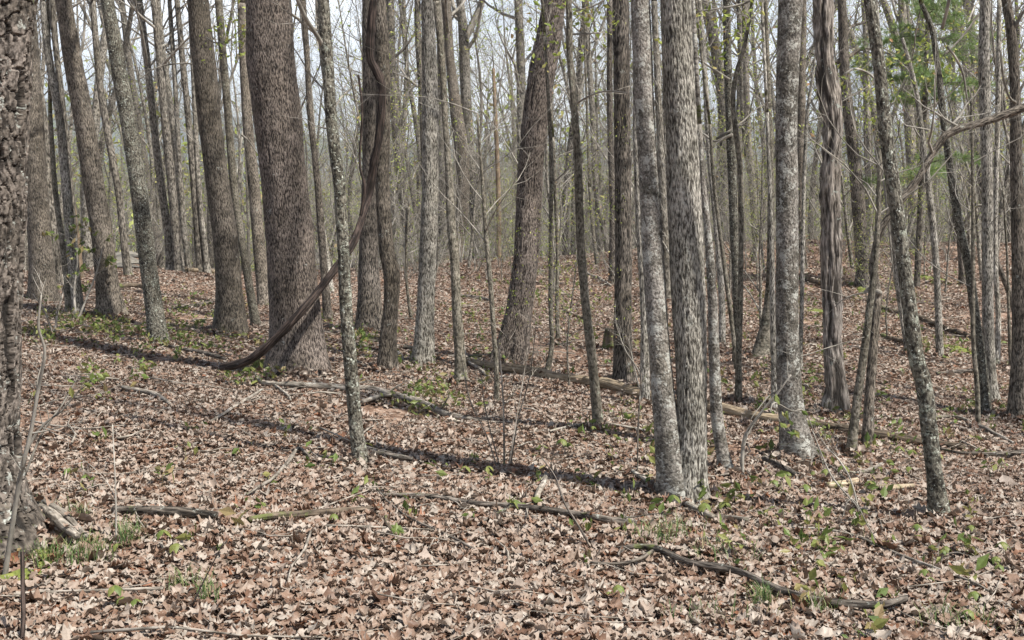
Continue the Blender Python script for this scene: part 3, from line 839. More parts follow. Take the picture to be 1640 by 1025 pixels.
T('small tree whose long bent limb arches up to the right edge', [(1780, 125, 12), (1700, 152, 13), (1640, 173, 15), (1590, 192, 13), (1550, 202, 13), (1524, 214, 14), (1503, 243, 13), (1482, 280, 12), (1452, 318, 12), (1426, 350, 11), (1409, 390, 11), (1402, 430, 13), (1409, 470, 16), (1405, 505, 16), (1398, 580, 16), (1392, 650, 17), (1388, 720, 21)],
  'brown', 'fine', top_open=False, bstart=2.6, nb=5, lev=1, limbs=[[(1410, 470, 9), (1402, 462, 8), (1396, 470, 6)]])
T('near grey tree leaning left, spotted with pale lichen, front right', [(1382, -60, 19), (1390, 0, 20), (1406, 100, 21), (1417, 200, 23), (1431, 300, 24), (1445, 400, 24), (1458, 500, 26), (1467, 570, 27), (1480, 620, 27), (1489, 700, 28), (1497, 770, 29), (1505, 838, 42)], 'lich', 'smooth', flare=0.35)
T('whitish sapling forking near the ground behind the front right tree', [(1412, 180, 5), (1418, 280, 6), (1427, 360, 6), (1437, 460, 7), (1448, 530, 8), (1454, 572, 10)], 'pale', 'smooth', bstart=3, lev=1, limbs=[[(1441, 490, 5), (1436, 440, 4), (1432, 360, 4), (1424, 260, 3)]])
T('broken topped tree with a peeled pale upper stem on the right slope', [(1446, 60, 5), (1460, 110, 7), (1470, 160, 8), (1478, 230, 9), (1487, 300, 10), (1496, 380, 11), (1502, 460, 11), (1506, 576, 13)], 'pale', 'fine', top_open=False, bstart=2.5, nb=5, lev=1)
T('thick pale far trunk standing on a patch of moss at the right crest', [(1450, 0, 13), (1455, 100, 16), (1460, 200, 18), (1463, 300, 18), (1466, 397, 22)], 'far', 'fine', D=34)
T('curving dark green tree with a split top on the right', [(1487, 0, 7), (1503, 40, 9), (1509, 80, 9), (1515, 130, 10), (1521, 200, 11), (1527, 250, 12), (1536, 320, 14), (1545, 380, 14), (1555, 430, 15), (1563, 500, 15), (1570, 560, 16), (1577, 620, 17), (1579, 668, 20)], 'lich', 'fine',
  limbs=[[(1509, 45, 6), (1507, 15, 6), (1506, -40, 5)], [(1517, 75, 4), (1535, 90, 4), (1552, 115, 4), (1563, 150, 3), (1575, 190, 3)]])
T('straight thick grey trunk beside the curving dark green tree', [(1570, -60, 15), (1571, 0, 16), (1571, 100, 18), (1575, 200, 18), (1579, 300, 18), (1580, 500, 19), (1584, 590, 19), (1588, 648, 24)], 'pale', 'fine')
T('slender whitish tree right of the straight thick grey trunk', [(1602, 0, 7), (1600, 125, 8), (1598, 250, 8), (1595, 400, 9), (1599, 510, 9), (1595, 592, 11)], 'pale', 'smooth')
T('dark tree at the right edge with a reddish brown foot', [(1604, -60, 14), (1614, 0, 15), (1622, 60, 16), (1627, 150, 17), (1630, 300, 20), (1634, 450, 23), (1634, 560, 25), (1631, 676, 38)], 'brown', 'fine',
  limbs=[[(1624, 45, 6), (1634, 25, 5), (1645, 0, 5)], [(1628, 165, 5), (1608, 158, 4), (1590, 128, 4), (1578, 90, 3)]])
T('leaning dead pole low beside the dark right edge tree', [(1578, 355, 6), (1585, 370, 7), (1600, 425, 9), (1618, 470, 10), (1640, 545, 13)], 'dark', 'fine', crown=False, top_open=False, name='dead_tree', cat='dead tree')
T('twig thin sapling just left of the dark right edge tree', [(1600, 300, 4), (1608, 400, 4), (1614, 500, 5), (1620, 594, 6)], 'sap', 'smooth', top_open=False, bstart=2, nb=7, lev=1)
T('thin dead sapling kinked low in front of the curving dark green tree', [(1554, 150, 4), (1556, 300, 5), (1556, 400, 6), (1557, 540, 7), (1564, 620, 8), (1567, 690, 8)], 'sap', 'smooth', top_open=False, bstart=1.5, nb=7, lev=1)
T('squat twisted little tree on the right slope', [(1530, 320, 5), (1528, 350, 6), (1536, 385, 9), (1540, 430, 11), (1543, 457, 18)], 'dark', 'fine', top_open=False, bstart=0.9, nb=7, lev=1,
  limbs=[[(1536, 390, 6), (1545, 350, 5), (1562, 330, 4), (1572, 365, 3)]])
T('bending slim trunk at the far crest between the snaking tree and dark ones', [(938, 20, 8), (944, 100, 9), (949, 180, 10), (955, 300, 10), (966, 360, 10), (974, 402, 12)], 'far', 'fine', D=38)
T('small slanting sapling on the slope right of the snaking tree', [(944, 300, 5), (948, 350, 6), (952, 390, 6), (957, 424, 8)], 'sap', 'smooth', bstart=2.5, lev=1)
T('double stemmed thin tree behind the sinuous one, standing on the slope', [(655, 330, 3), (650, 420, 4), (654, 480, 5), (659, 512, 6)], 'sap', 'smooth', top_open=False, bstart=1.0, nb=8, lev=1)

# the grapevine that swings down across the biggest trunk
vr = px_poly([(577, -40, 14), (572, 10, 15), (571, 60, 15), (580, 84, 15), (590, 108, 15), (592, 135, 14), (588, 190, 15), (577, 250, 14), (567, 310, 13), (559, 350, 12), (545, 395, 14), (519, 440, 13), (495, 480, 14), (470, 512, 15), (430, 553, 15), (395, 578, 14), (365, 588, 14), (344, 592, 13)], 12.4)
vr[:, 1] += np.array([1.2] * 9 + [1.0, .8, .5, .2, 0, 0, .1, .2, .3])
mb = MB()
def disp_vine(bc, s):
    r = vnoise(bc * np.array([90, 90, 6.]) + s, 12)
    k = fbm(bc * np.array([20, 20, 9.]), 15, 2) - 0.5
    return (r - 0.5) * 0.020 + k * 0.016, sstep(0.3, 0.7, r)
tube(mb, smooth_poly(vr, 0.02), 18, disp_vine, seed=3)
S2 = smooth_poly(px_poly([(574, 120, 4), (580, 180, 4), (576, 260, 4), (584, 300, 5), (577, 345, 4)], 13.3), 0.03)
tube(mb, S2, 6)
rv = np.random.default_rng(8)
Sv = smooth_poly(vr, 0.02)
for k in range(26):         # shreds of bark and rootlets
    i = rv.integers(len(Sv) // 2, len(Sv) - 6)
    dv = rv.normal(size=3) * .5 + (Sv[i + 4, :3] - Sv[i, :3]) / .08
    grow(mb, Sv[i, :3], dv / np.linalg.norm(dv), rv.uniform(.06, .22), .004, 0, rv, (3, 3), (0, 0), [], -.05)
tag(mb.build('hanging_vine', BM['vine']), 'thick dark vine sweeping down past the biggest trunk', 'vine')
print('traced', len(ALLT))

# ------------------------------------------------------------------ saplings and twiggy shrubs near the camera
def shrub(label, stems, name='twiggy_shrub', mat='twig', leafy=0, group=None, side=1.0, D=None, seed=1, cat='shrub', leafsize=0.03):
    rng = np.random.default_rng(seed)
    b = ground_at(*stems[0][-1][:2])
    Y = b[1] if D is None else D
    root = empty(name, b)
    tag(root, label, cat, group)
    ends = []
    for s in stems:
        P = px_poly(s, Y)[::-1]
        P[0, 2] = min(P[0, 2], b[2]) - 0.05
        P[:, 1] += np.linspace(0, rng.uniform(-.25, .25), len(P))
        S = smooth_poly(P, 0.03)
        one = MB()
        tube(one, S, 6)
        one.build('stem', BM[mat], root, loc=b)
        L = np.linalg.norm(S[-1, :3] - S[0, :3])
        for k in range(int(L * 7 * side)):
            i = rng.integers(len(S) // 4, len(S) - 1)
            dv = S[i + 1, :3] - S[i, :3]
            dv /= np.linalg.norm(dv) + 1e-9
            dv = rot_about(dv, perp(dv, rng), math.radians(rng.uniform(25, 60)))
            tb = MB()
            grow(tb, S[i, :3], dv, rng.uniform(0.12, 0.4), max(S[i, 3] * 0.5, 0.0013), 1, rng, (3, 4), (0, 3), ends, 0.02)
            tb.build('twig', BM[mat], root, loc=b)
        ends.append(S[-1, :3])
    if leafy:
        lm = MB()
        idx = rng.choice(len(ends), min(len(ends), leafy), replace=False)
        leaf_quads(lm, np.array(ends)[idx], rng, leafsize, 5, 0.03)
        lm.build('leaves', GREEN, root, smooth=False, loc=b)
    return root
shrub('bare dead stem leaning right in front of the rough oak', [[(92, 470, 3), (84, 520, 5), (90, 560, 5), (76, 620, 6), (60, 690, 7), (40, 760, 8), (22, 850, 9), (4, 930, 11)]], mat='twig', seed=3, side=0.5)
shrub('reddish stub of a stem in the bottom left corner', [[(2, 905, 8), (14, 950, 8), (26, 1000, 9), (32, 1040, 9)]], mat='vine', seed=4, side=0.0, name='stem_stub')
shrub('thin arching shrub with fresh green leaves left of the leaf slope', [[(150, 606, 2), (120, 632, 3), (96, 660, 3), (70, 680, 4), (44, 720, 5), (30, 775, 5)], [(108, 610, 2), (90, 650, 3), (60, 700, 4), (30, 775, 5)]], leafy=9, seed=6, side=0.6, leafsize=0.035)
shrub('leafy young shrub beside the pale slender tree at left', [[(118, 370, 3), (122, 420, 3), (118, 470, 4), (122, 512, 5)], [(160, 395, 2), (150, 440, 3), (128, 500, 4), (122, 512, 5)]], leafy=26, seed=7, leafsize=0.05, side=1.6)
shrub('bare crooked sapling curving right between the twins and smooth grey tree', [[(1262, 598, 3), (1240, 630, 4), (1222, 652, 5), (1205, 676, 6), (1192, 700, 7), (1188, 735, 7), (1190, 768, 8)], [(1222, 652, 3), (1232, 640, 3), (1262, 655, 3), (1290, 664, 2), (1330, 668, 1)]], seed=8, side=0.5)
shrub('bunch of bare upright stems in front of the big leaning tree', [[(845, 560, 1), (838, 610, 2), (826, 680, 2), (812, 752, 3)], [(770, 600, 1), (776, 650, 2), (790, 710, 2), (805, 752, 3)], [(858, 520, 1), (848, 600, 2), (830, 670, 2), (815, 752, 3)], [(738, 570, 1), (752, 640, 2), (780, 700, 2), (800, 752, 3)], [(800, 560, 2), (806, 650, 3), (808, 752, 4)]], seed=9, side=1.0, mat='stick')
shrub('slender twig slanting up from the leaves at lower left', [[(158, 690, 2), (168, 740, 2), (178, 800, 3), (186, 878, 4)]], seed=10, side=0.3)
shrub('long thin twig leaning right at the lower left', [[(374, 852, 2), (352, 890, 2), (322, 945, 3), (296, 982, 4)]], seed=11, side=0.4, mat='stickd')
shrub('straggly bare bush beside the twin trunks in the hollow', [[(985, 520, 2), (1000, 560, 3), (1022, 595, 3), (1036, 640, 4)], [(1010, 545, 1), (1018, 590, 2), (1030, 640, 3)]], seed=12, side=1.3)
shrub('thin leafless sapling left of the twin trunks', [[(1032, 600, 2), (1027, 650, 3), (1023, 700, 3), (1021, 770, 3)]], seed=13, side=0.4, mat='stickd')
shrub('dark bent twig with a few buds by the fallen front branch', [[(868, 740, 2), (890, 770, 3), (905, 810, 4), (930, 850, 4), (958, 884, 5)]], seed=14, side=0.3, mat='stickd')
shrub('leafy twig bush low behind the front right tree', [[(1330, 720, 2), (1352, 745, 3), (1368, 780, 3), (1380, 830, 4)], [(1300, 690, 2), (1330, 760, 3), (1372, 812, 3), (1380, 830, 4)]], seed=15, side=0.8, leafy=6)
shrub('bare arching twigs right of the crooked sapling', [[(1345, 850, 1), (1365, 800, 2), (1395, 850, 2), (1420, 880, 3)], [(1470, 905, 1), (1452, 880, 2), (1425, 870, 2), (1418, 890, 3)]], seed=16, side=0.5)
shrub('spiky pale shrub on the left slope behind the oak', [[(92, 440, 2), (96, 470, 3), (90, 500, 4), (86, 535, 4)], [(60, 470, 2), (76, 500, 3), (86, 535, 4)]], seed=17, side=1.4, mat='stick', leafy=4)
shrub('pair of whippy stems between the wavy tree and the pale grey one', [[(652, 330, 2), (648, 420, 3), (654, 470, 3), (660, 512, 4)], [(690, 520, 2), (682, 560, 2), (672, 600, 3)]], seed=18, side=0.6)

# ------------------------------------------------------------------ fallen wood
LOGS = []
def fallen(label, pts, mat='stick', name='fallen_branch', cat='branch', group=None, sides=9, lift=0.4, forks=(), dsp=None, twigs=0, seed=1):
    rng = np.random.default_rng(seed * 13)
    def line(pp):
        P = []
        for x, y, w in pp:
            gpt = next((q for q in (ground_at(x, y + k) for k in range(0, 60, 2)) if q is not None), None)
            if gpt is None: continue
            r = 0.5 * w / F * gpt[1]
            P.append([gpt[0], gpt[1], gpt[2] + r * lift + 0.05, r])
        P = np.array(P)
        S = smooth_poly(P, 0.03)
        S[:, 2] += 0.3 * S[:, 3] * np.sin(np.arange(len(S)) * 0.13 + seed)
        S[:, 3] *= 1 + 0.14 * (vnoise(np.stack([np.arange(len(S)) * 0.2, S[:, 3] * 0 + seed, S[:, 3] * 0], 1), 4) - 0.5)
        return S
    mb = MB()
    S = line(pts)
    tube(mb, S, sides, dsp, seed=seed)
    if S[:, 3].max() > 0.025: LOGS.append((S, int(len(S) * (0.5 if S[:, 3].max() > .05 else .18))))
    o = mb.build(name, BM[mat])
    for f in forks:
        fb = MB()
        tube(fb, line(f), 7)
        fb.build('side_branch', BM[mat], o)
    if twigs:
        ends = []
        for k in range(twigs):
            i = rng.integers(1, len(S) - 1)
            dv = S[i + 1, :3] - S[i, :3]
            dv /= np.linalg.norm(dv) + 1e-9
            dv = rot_about(dv, perp(dv, rng), math.radians(rng.uniform(30, 60)))
            dv[2] = abs(dv[2]) * 0.5
            tb = MB()
            grow(tb, S[i, :3], dv, rng.uniform(0.12, 0.45), max(S[i, 3] * 0.4, 0.002), 1, rng, (3, 4), (0, 2), ends, -0.02)
            tb.build('twig', BM[mat], o)
    tag(o, label, cat, group)
    return o
Fn = fallen
Fn('long pale branch lying across the slope behind the lichen speckled tree', [(408, 606, 4), (425, 622, 8), (485, 627, 9), (550, 630, 10), (590, 630, 10), (625, 640, 11), (650, 649, 12), (685, 660, 11), (715, 672, 10), (755, 680, 7)], 'stick',
   forks=[[(625, 642, 8), (605, 645, 8), (580, 652, 7)], [(440, 625, 4), (460, 640, 4), (466, 650, 3)]], twigs=6, seed=2)
Fn('big barkless tan log lying along the hollow', [(742, 583, 10), (800, 597, 14), (870, 608, 16), (940, 620, 17), (1000, 633, 18), (1080, 652, 18), (1140, 663, 18), (1200, 674, 17), (1260, 683, 16)], 'log', name='fallen_log', cat='log', sides=28, lift=0.3, dsp=DISP['ridge'], seed=3)
Fn('darker mossy half of the long log, running on to the right', [(1264, 684, 16), (1320, 690, 16), (1370, 700, 15), (1430, 710, 14), (1490, 718, 12), (1545, 724, 12)], 'logm', name='fallen_log', cat='log', sides=24, lift=0.0, dsp=DISP['ridge'], seed=4)
Fn('thin bleached stick slanting between vine tip and pale branch', [(338, 684, 4), (365, 668, 5), (392, 650, 5), (420, 632, 4)], 'stick', seed=5)
Fn('thick speckled branch half buried at the lower left', [(182, 832, 12), (225, 834, 14), (270, 837, 15), (310, 839, 14), (348, 842, 11)], 'stickd', sides=14, seed=6, dsp=DISP['fine'])
Fn('rotten splintered wood strip in the leaves at lower centre left', [(398, 848, 9), (440, 843, 12), (480, 840, 12), (530, 834, 11), (580, 829, 9), (610, 826, 6)], 'logm', name='rotten_log', cat='log', seed=7)
Fn('forked grey stick below the biggest tree', [(418, 792, 5), (440, 776, 6), (462, 750, 7), (478, 730, 6), (496, 742, 4)], 'stick', forks=[[(395, 805, 4), (420, 790, 5)]], seed=8)
Fn('long dark knobbly branch lying left of the twin trunks', [(612, 806, 6), (660, 806, 8), (700, 809, 8), (755, 818, 9), (820, 824, 9), (880, 832, 10), (940, 842, 10), (985, 850, 12), (1018, 852, 9)], 'stickd', forks=[[(820, 824, 5), (790, 838, 5), (770, 850, 4)]], twigs=6, seed=9)
Fn('pale bare branch leaning on the foot of the twin trunks', [(1012, 765, 6), (1035, 780, 8), (1060, 797, 9), (1085, 812, 10), (1112, 828, 10), (1142, 842, 9)], 'stick', seed=10)
Fn('lichen grey branch piece lying right of the twin trunks', [(1142, 840, 8), (1165, 842, 9), (1198, 846, 9)], 'stick', seed=11)
Fn('dark sinuous branch lying along the front right', [(996, 894, 6), (1022, 893, 8), (1045, 896, 10), (1075, 908, 10), (1105, 922, 10), (1150, 930, 11), (1185, 937, 11), (1225, 955, 12), (1270, 972, 12), (1320, 984, 13), (1370, 989, 13), (1415, 990, 13), (1450, 980, 11)],
   'stickd', sides=14, forks=[[(1045, 900, 7), (1020, 914, 6), (990, 920, 5), (945, 918, 4)], [(1000, 894, 5), (990, 905, 4), (1002, 880, 4)]], seed=12, dsp=DISP['fine'], lift=1.0)
Fn('short white peeled stick between the dark branch and the twins', [(858, 818, 9), (864, 800, 10), (872, 782, 9), (874, 768, 5)], 'stick', seed=13)
Fn('stubby dark branch lying right of the twin trunks', [(1222, 746, 7), (1250, 758, 10), (1280, 775, 11)], 'stickd', seed=14, twigs=3)
Fn('pale arched stick below the thick smooth grey tree', [(1350, 766, 4), (1375, 768, 5), (1400, 760, 6), (1412, 752, 4)], 'stick', seed=15)
Fn('smooth tan log piece near the leaning grey tree', [(1325, 790, 10), (1345, 788, 13), (1372, 783, 14)], 'log', name='log_piece', cat='log', seed=16)
Fn('flat tan splinter of wood left of the front right tree', [(1392, 792, 8), (1425, 793, 11), (1462, 790, 8)], 'log', name='log_piece', cat='log', seed=17)
Fn('long straight stick sloping down right behind the front right tree', [(1498, 676, 5), (1530, 676, 5), (1565, 690, 6), (1600, 706, 6), (1622, 718, 4)], 'stick', seed=18)
Fn('low branch leading to the right edge in the hollow', [(1505, 728, 4), (1540, 736, 5), (1590, 738, 7), (1645, 734, 8)], 'stickd', twigs=5, seed=19)
Fn('thin arching pale stem at the bottom right', [(1268, 858, 3), (1320, 862, 4), (1370, 872, 4), (1430, 898, 5), (1490, 922, 5), (1560, 950, 4), (1590, 968, 3)], 'stick', seed=20)
Fn('dark log lying on the right slope behind the front right tree', [(1412, 500, 8), (1445, 508, 9), (1490, 522, 9), (1530, 538, 9), (1560, 548, 7)], 'logm', name='fallen_log', cat='log', seed=21)
Fn('short dark log on the right slope below the other', [(1412, 543, 7), (1440, 552, 8), (1455, 560, 6)], 'logm', name='fallen_log', cat='log', seed=22, twigs=3)
Fn('crooked dark stick on the right slope', [(1500, 604, 4), (1530, 602, 6), (1562, 600, 5)], 'stickd', seed=23, twigs=3)
Fn('mossy log on the slope behind the smooth grey tree', [(1282, 450, 7), (1310, 458, 8), (1345, 468, 8)], 'logm', name='fallen_log', cat='log', seed=24)
Fn('pale log lying along the left crest', [(288, 430, 6), (315, 428, 7), (345, 427, 6)], 'log', name='fallen_log', cat='log', seed=25)
Fn('dark log between two leaning trees at left', [(182, 466, 8), (215, 463, 9), (245, 464, 8)], 'logm', name='fallen_log', cat='log', seed=26)
Fn('stick poking from the brush at the tall brown tree', [(275, 500, 4), (310, 494, 5), (340, 490, 5)], 'stickd', seed=27, twigs=2)
Fn('long thin stick between the lichen blotched and tall brown tree', [(262, 558, 4), (300, 567, 6), (345, 578, 7), (362, 582, 4)], 'stickd', seed=28)
Fn('curved stick half under the leaves on the left slope', [(196, 628, 6), (225, 634, 8), (250, 642, 8), (272, 656, 5)], 'stick', seed=29)
Fn('pair of pale sticks beside the grey foot with moss', [(612, 566, 6), (640, 562, 7), (662, 564, 5)], 'stick', forks=[[(632, 564, 6), (642, 578, 7), (648, 586, 5)]], seed=30)
Fn('curling thin branch by the sinuous thin tree', [(742, 560, 4), (750, 585, 5), (770, 600, 6), (785, 612, 5)], 'stick', seed=31)
Fn('weathered mossy wood chunk right of the lichen speckled tree', [(598, 737, 7), (622, 742, 9), (660, 748, 8)], 'stickd', seed=32)
Fn('fine dark stem running down the leaves at lower centre', [(600, 790, 3), (622, 816, 3), (660, 845, 4), (710, 868, 4), (760, 895, 5)], 'stickd', seed=33, twigs=4)
Fn('short curved root piece in the leaves at lower centre', [(618, 842, 6), (622, 856, 7), (634, 868, 6)], 'logm', seed=34)
Fn('grey log butt at the far end of the hollow', [(1150, 660, 10), (1178, 668, 12)], 'log', name='log_piece', cat='log', seed=35)
Fn('grey branch in front of the smooth grey tree foot', [(1232, 735, 4), (1290, 744, 4), (1330, 758, 4), (1366, 790, 4)], 'stickd', seed=36, twigs=3)
Fn('branch lying in the hollow left of the snaking tree', [(880, 700, 4), (925, 690, 4), (965, 688, 5), (1040, 700, 5)], 'stick', seed=37, twigs=6)
Fn('mossy stick on the far slope right of the leaning tree', [(935, 440, 4), (960, 450, 5), (978, 462, 4)], 'stick', seed=38, twigs=2)
Fn('small log across the slope left of the dark ridged tree', [(900, 495, 4), (915, 508, 5), (935, 516, 4)], 'logm', seed=39)
Fn('thin log on the slope behind the sinuous tree', [(735, 478, 4), (762, 480, 5), (785, 486, 4)], 'stickd', seed=40)

# slabs of pale dead wood against the oak's foot
for lab, pts in (('upper pale slab of lichen crusted wood at the oak foot', [(62, 816, 9), (85, 838, 14), (108, 858, 14), (138, 884, 9)]),
                 ('lower whitish slab of wood at the oak foot', [(60, 828, 10), (80, 850, 16), (100, 872, 17), (124, 886, 12)])):
    o = Fn(lab, pts, 'stick', name='wood_slab', cat='wood slab', sides=10, lift=2.0, dsp=DISP['fine'], seed=len(lab))

# stump
sp_ = ground_at(976, 560)
mb = MB()
r = 9 / F * sp_[1]
tube(mb, smooth_poly(np.array([[sp_[0], sp_[1], sp_[2] - .1, r * 1.2], [sp_[0], sp_[1], sp_[2] + .12, r], [sp_[0] + .01, sp_[1], sp_[2] + 0.30, r * .92]]), 0.02), 24, DISP['coarse'], flare=.3, seed=4)
tag(mb.build('tree_stump', BM['logm']), 'short rotten stump left of the dark ridged tree', 'stump')

# mossy root mound at the oak foot
def patch(name, label, spots, fn):
    o = fn(spots)
    o.name = name
    return tag(o, label, None, None, 'stuff')

# ------------------------------------------------------------------ leaf litter
rng = np.random.default_rng(5)
def templates(nst, n):
    out = []
    for k in range(n):
        t = np.linspace(0, 1, nst)
        w = np.sin(np.pi * np.clip(t * 0.93 + 0.05, 0, 1)) ** 0.75 * 0.36
        if k % 3 != 2 and nst > 6:
            w = w * (1 + 0.27 * np.where(np.arange(nst) % 2 == 0, 1, -1) * (t > 0.1) * (t < 0.95))
        if nst <= 6: w = w * 1.1
        w[0] = 0.015; w[-1] = 0.02
        L = np.stack([t - 0.5, w * rng.uniform(.85, 1.1, nst), t * 0], 1)
        C = np.stack([t - 0.5 - 0.02, rng.normal(0, .01, nst), t * 0], 1)
        R = np.stack([t - 0.5 + 0.01, -w * rng.uniform(.85, 1.1, nst), t * 0], 1)
        if k % 3 != 2: L[:, 0] += 0.05 * np.where(np.arange(nst) % 2 == 0, 1, -0.4)
        if k % 3 != 2: R[:, 0] += 0.05 * np.where(np.arange(nst) % 2 == 0, 1, -0.4)
        out.append(np.stack([L, C, R], 1).reshape(-1, 3))
    return np.array(out)
def quads_of(nst):
    q = []
    for i in range(nst - 1):
        for j in (0, 1):
            a = i * 3 + j
            q.append((a, a + 3, a + 4, a + 1))
    return np.array(q)
def litter(mb, X, Y, nst, size, lift, rng, tilt=0.19, lz=None):
    n = len(X)
    tp = templates(nst, 9)
    V = tp[rng.integers(0, 9, n)]
    s = size * rng.lognormal(0, 0.27, n)
    c1 = rng.normal(0, 0.75, n)[:, None]
    c2 = rng.normal(0.4, 1.3, n)[:, None]
    c3 = rng.normal(0, 0.22, n)[:, None]
    ph = rng.random(n)[:, None] * 6
    x, y = V[..., 0], V[..., 1]
    z = c1 * x ** 2 + c2 * y ** 2 + c3 * x * y * 4 + 0.05 * np.sin(x * 17 + ph) * (1 + 3 * np.abs(y)) + 0.04 * np.sin(x * 9 - y * 14 + 2 * ph)
    V = np.stack([x, y * (1 - 0.25 * np.minimum(np.abs(c2) * 0.3, 1)), z], 2) * s[:, None, None]
    a = rng.random(n) * 6.283
    tx, ty = rng.normal(0, tilt, n), rng.normal(0, tilt, n)
    flip = rng.random(n) < 0.4
    tx = tx + np.where(flip, np.pi, 0)
    ca, sa = np.cos(a), np.sin(a)
    # tilt about x then y, then yaw
    y1 = V[..., 1] * np.cos(tx)[:, None] - V[..., 2] * np.sin(tx)[:, None]
    z1 = V[..., 1] * np.sin(tx)[:, None] + V[..., 2] * np.cos(tx)[:, None]
    x1 = V[..., 0] * np.cos(ty)[:, None] + z1 * np.sin(ty)[:, None]
    z1 = -V[..., 0] * np.sin(ty)[:, None] + z1 * np.cos(ty)[:, None]
    x2 = x1 * ca[:, None] - y1 * sa[:, None]
    y2 = x1 * sa[:, None] + y1 * ca[:, None]
    zg = H(X, Y) if lz is None else lz
    V = np.stack([x2 + X[:, None], y2 + Y[:, None], z1 + (zg + lift * rng.random(n) + 0.012)[:, None]], 2)
    q = (np.arange(n)[:, None, None] * (nst * 3) + quads_of(nst)[None]).reshape(-1, 4)
    mb.add(V.reshape(-1, 3), q)
def scatter(y0, y1, dens, margin=0.06, wide=None):
    """even density over the ground the camera can see between two distances"""
    hw = 820 / F + margin
    A = hw * (y1 ** 2 - y0 ** 2)
    w = 2.0 if y0 < 20 else 4.0
    n = int((A + 2 * w * (y1 - y0)) * dens)
    Y = rng.uniform(y0, y1, 3 * n)
    Y = Y[rng.random(3 * n) < (hw * Y + w) / (hw * y1 + w)][:n]
    X = (rng.random(len(Y)) * 2 - 1) * (hw * Y + w)
    return X, Y
mb = MB()
for y0, y1, dens, nst, size, lift in ((3.2, 4.3, 700, 7, 0.06, 0.03), (4.3, 8.5, 950, 9, 0.064, 0.032), (8.5, 14, 800, 7, 0.058, 0.028), (4.3, 9, 500, 4, 0.034, 0.03), (9, 14, 350, 4, 0.036, 0.03), (14, 24, 600, 4, 0.055, 0.025), (24, 46, 240, 4, 0.066, 0.03)):
    X, Y = scatter(y0, y1, dens)
    if y0 > 8:      # thin patches where soil and moss show
        keep = fbm(np.stack([X * 0.7, Y * 0.7, X * 0], 1), 91, 3) > (0.20 + 0.14 * rng.random(len(X)))
        X, Y = X[keep], Y[keep]
    litter(mb, X, Y, nst, size, lift, rng)
for P, n_ in LOGS:
    i = rng.integers(0, len(P), n_)
    X = P[i, 0] + rng.normal(size=n_) * P[i, 3] * 0.7
    Y = P[i, 1] + rng.normal(size=n_) * P[i, 3] * 0.7
    litter(mb, X, Y, 7, 0.062, 0.02, rng, lz=np.maximum(P[i, 2] + P[i, 3] * np.sqrt(np.clip(1 - ((X - P[i, 0]) ** 2 + (Y - P[i, 1]) ** 2) / P[i, 3] ** 2, 0, 1)), H(X, Y)))
for g_, r_ in ALLT:
    if g_[1] > 19: continue
    rb = r_.get('base_r', 0.1)
    n_ = int(60 + 900 * rb)
    a = rng.random(n_) * 6.283
    d = rb * 1.1 + rng.exponential(0.10 + rb * .3, n_)
    X, Y = g_[0] + d * np.cos(a), g_[1] + d * np.sin(a)
    litter(mb, X, Y, 7, 0.062, 0.03, rng, tilt=.45, lz=H(X, Y) + (0.03 + rb * 0.25) * np.exp(-(d - rb) / 0.12))
print('leaf verts', mb.n)
tag(mb.build('leaf_litter', LEAF, smooth=True), 'thick layer of dry tan and brown leaves', None, None, 'stuff')

# fine twigs strewn about
mb = MB()
X, Y = scatter(4.6, 26, 5.0)
for x, y in zip(X, Y):
    a = rng.random() * 6.283
    L = rng.uniform(0.12, 0.6)
    r = rng.uniform(0.0015, 0.005)
    if rng.random() < .10: L, r = L * 2, r * 2.2
    p = []
    for k in range(4):
        xx, yy = x + math.cos(a) * L * k / 3, y + math.sin(a) * L * k / 3
        a += rng.normal() * 0.15
        p.append([xx, yy, float(H(xx, yy)[0]) + 0.035 + rng.random() * 0.04, r * (1 - 0.2 * k)])
    tube(mb, np.array(p), 5)
tag(mb.build('twig_litter', BM['stick']), 'small dry twigs scattered over the leaves', None, None, 'stuff')

# ------------------------------------------------------------------ green things low down
def blades(spots, rng, hgt=0.10):
    mb = MB()
    for px, py, rx, ry, n in spots:
        for k in range(n):
            gx_, gy_ = px + rng.normal() * rx, py + rng.normal() * ry
            g_ = ground_at(gx_, gy_)
            if g_ is None: continue
            h = hgt * rng.uniform(.5, 1.4)
            a = rng.random() * 6.283
            d = np.array([math.cos(a), math.sin(a), 0])
            e = np.array([-d[1], d[0], 0]) * 0.0022
            o = g_ + np.array([0, 0, 0.01])
            m_ = o + d * h * 0.2 + np.array([0, 0, h * 0.65])
            t_ = o + d * h * 0.65 + np.array([0, 0, h])
            mb.add([o - e, o + e, m_ + e * .8, m_ - e * .8, t_], [(0, 1, 2, 3)], [(3, 2, 4)])
    return mb.build('grass', GRASS, smooth=False)
rg = np.random.default_rng(11)
tag(blades([(85, 905, 40, 8, 260), (150, 895, 16, 6, 140), (120, 838, 14, 4, 60), (205, 870, 12, 7, 120), (1075, 862, 22, 8, 120), (1050, 870, 24, 6, 80), (1220, 975, 8, 5, 130), (1310, 985, 20, 5, 70), (330, 966, 10, 6, 60),
            (700, 650, 25, 14, 60), (1160, 900, 30, 8, 60), (290, 950, 12, 5, 50), (1130, 1000, 40, 8, 40), (1520, 1010, 40, 8, 90)], rg), 'tufts of fine green grass among the leaves', None, None, 'stuff')
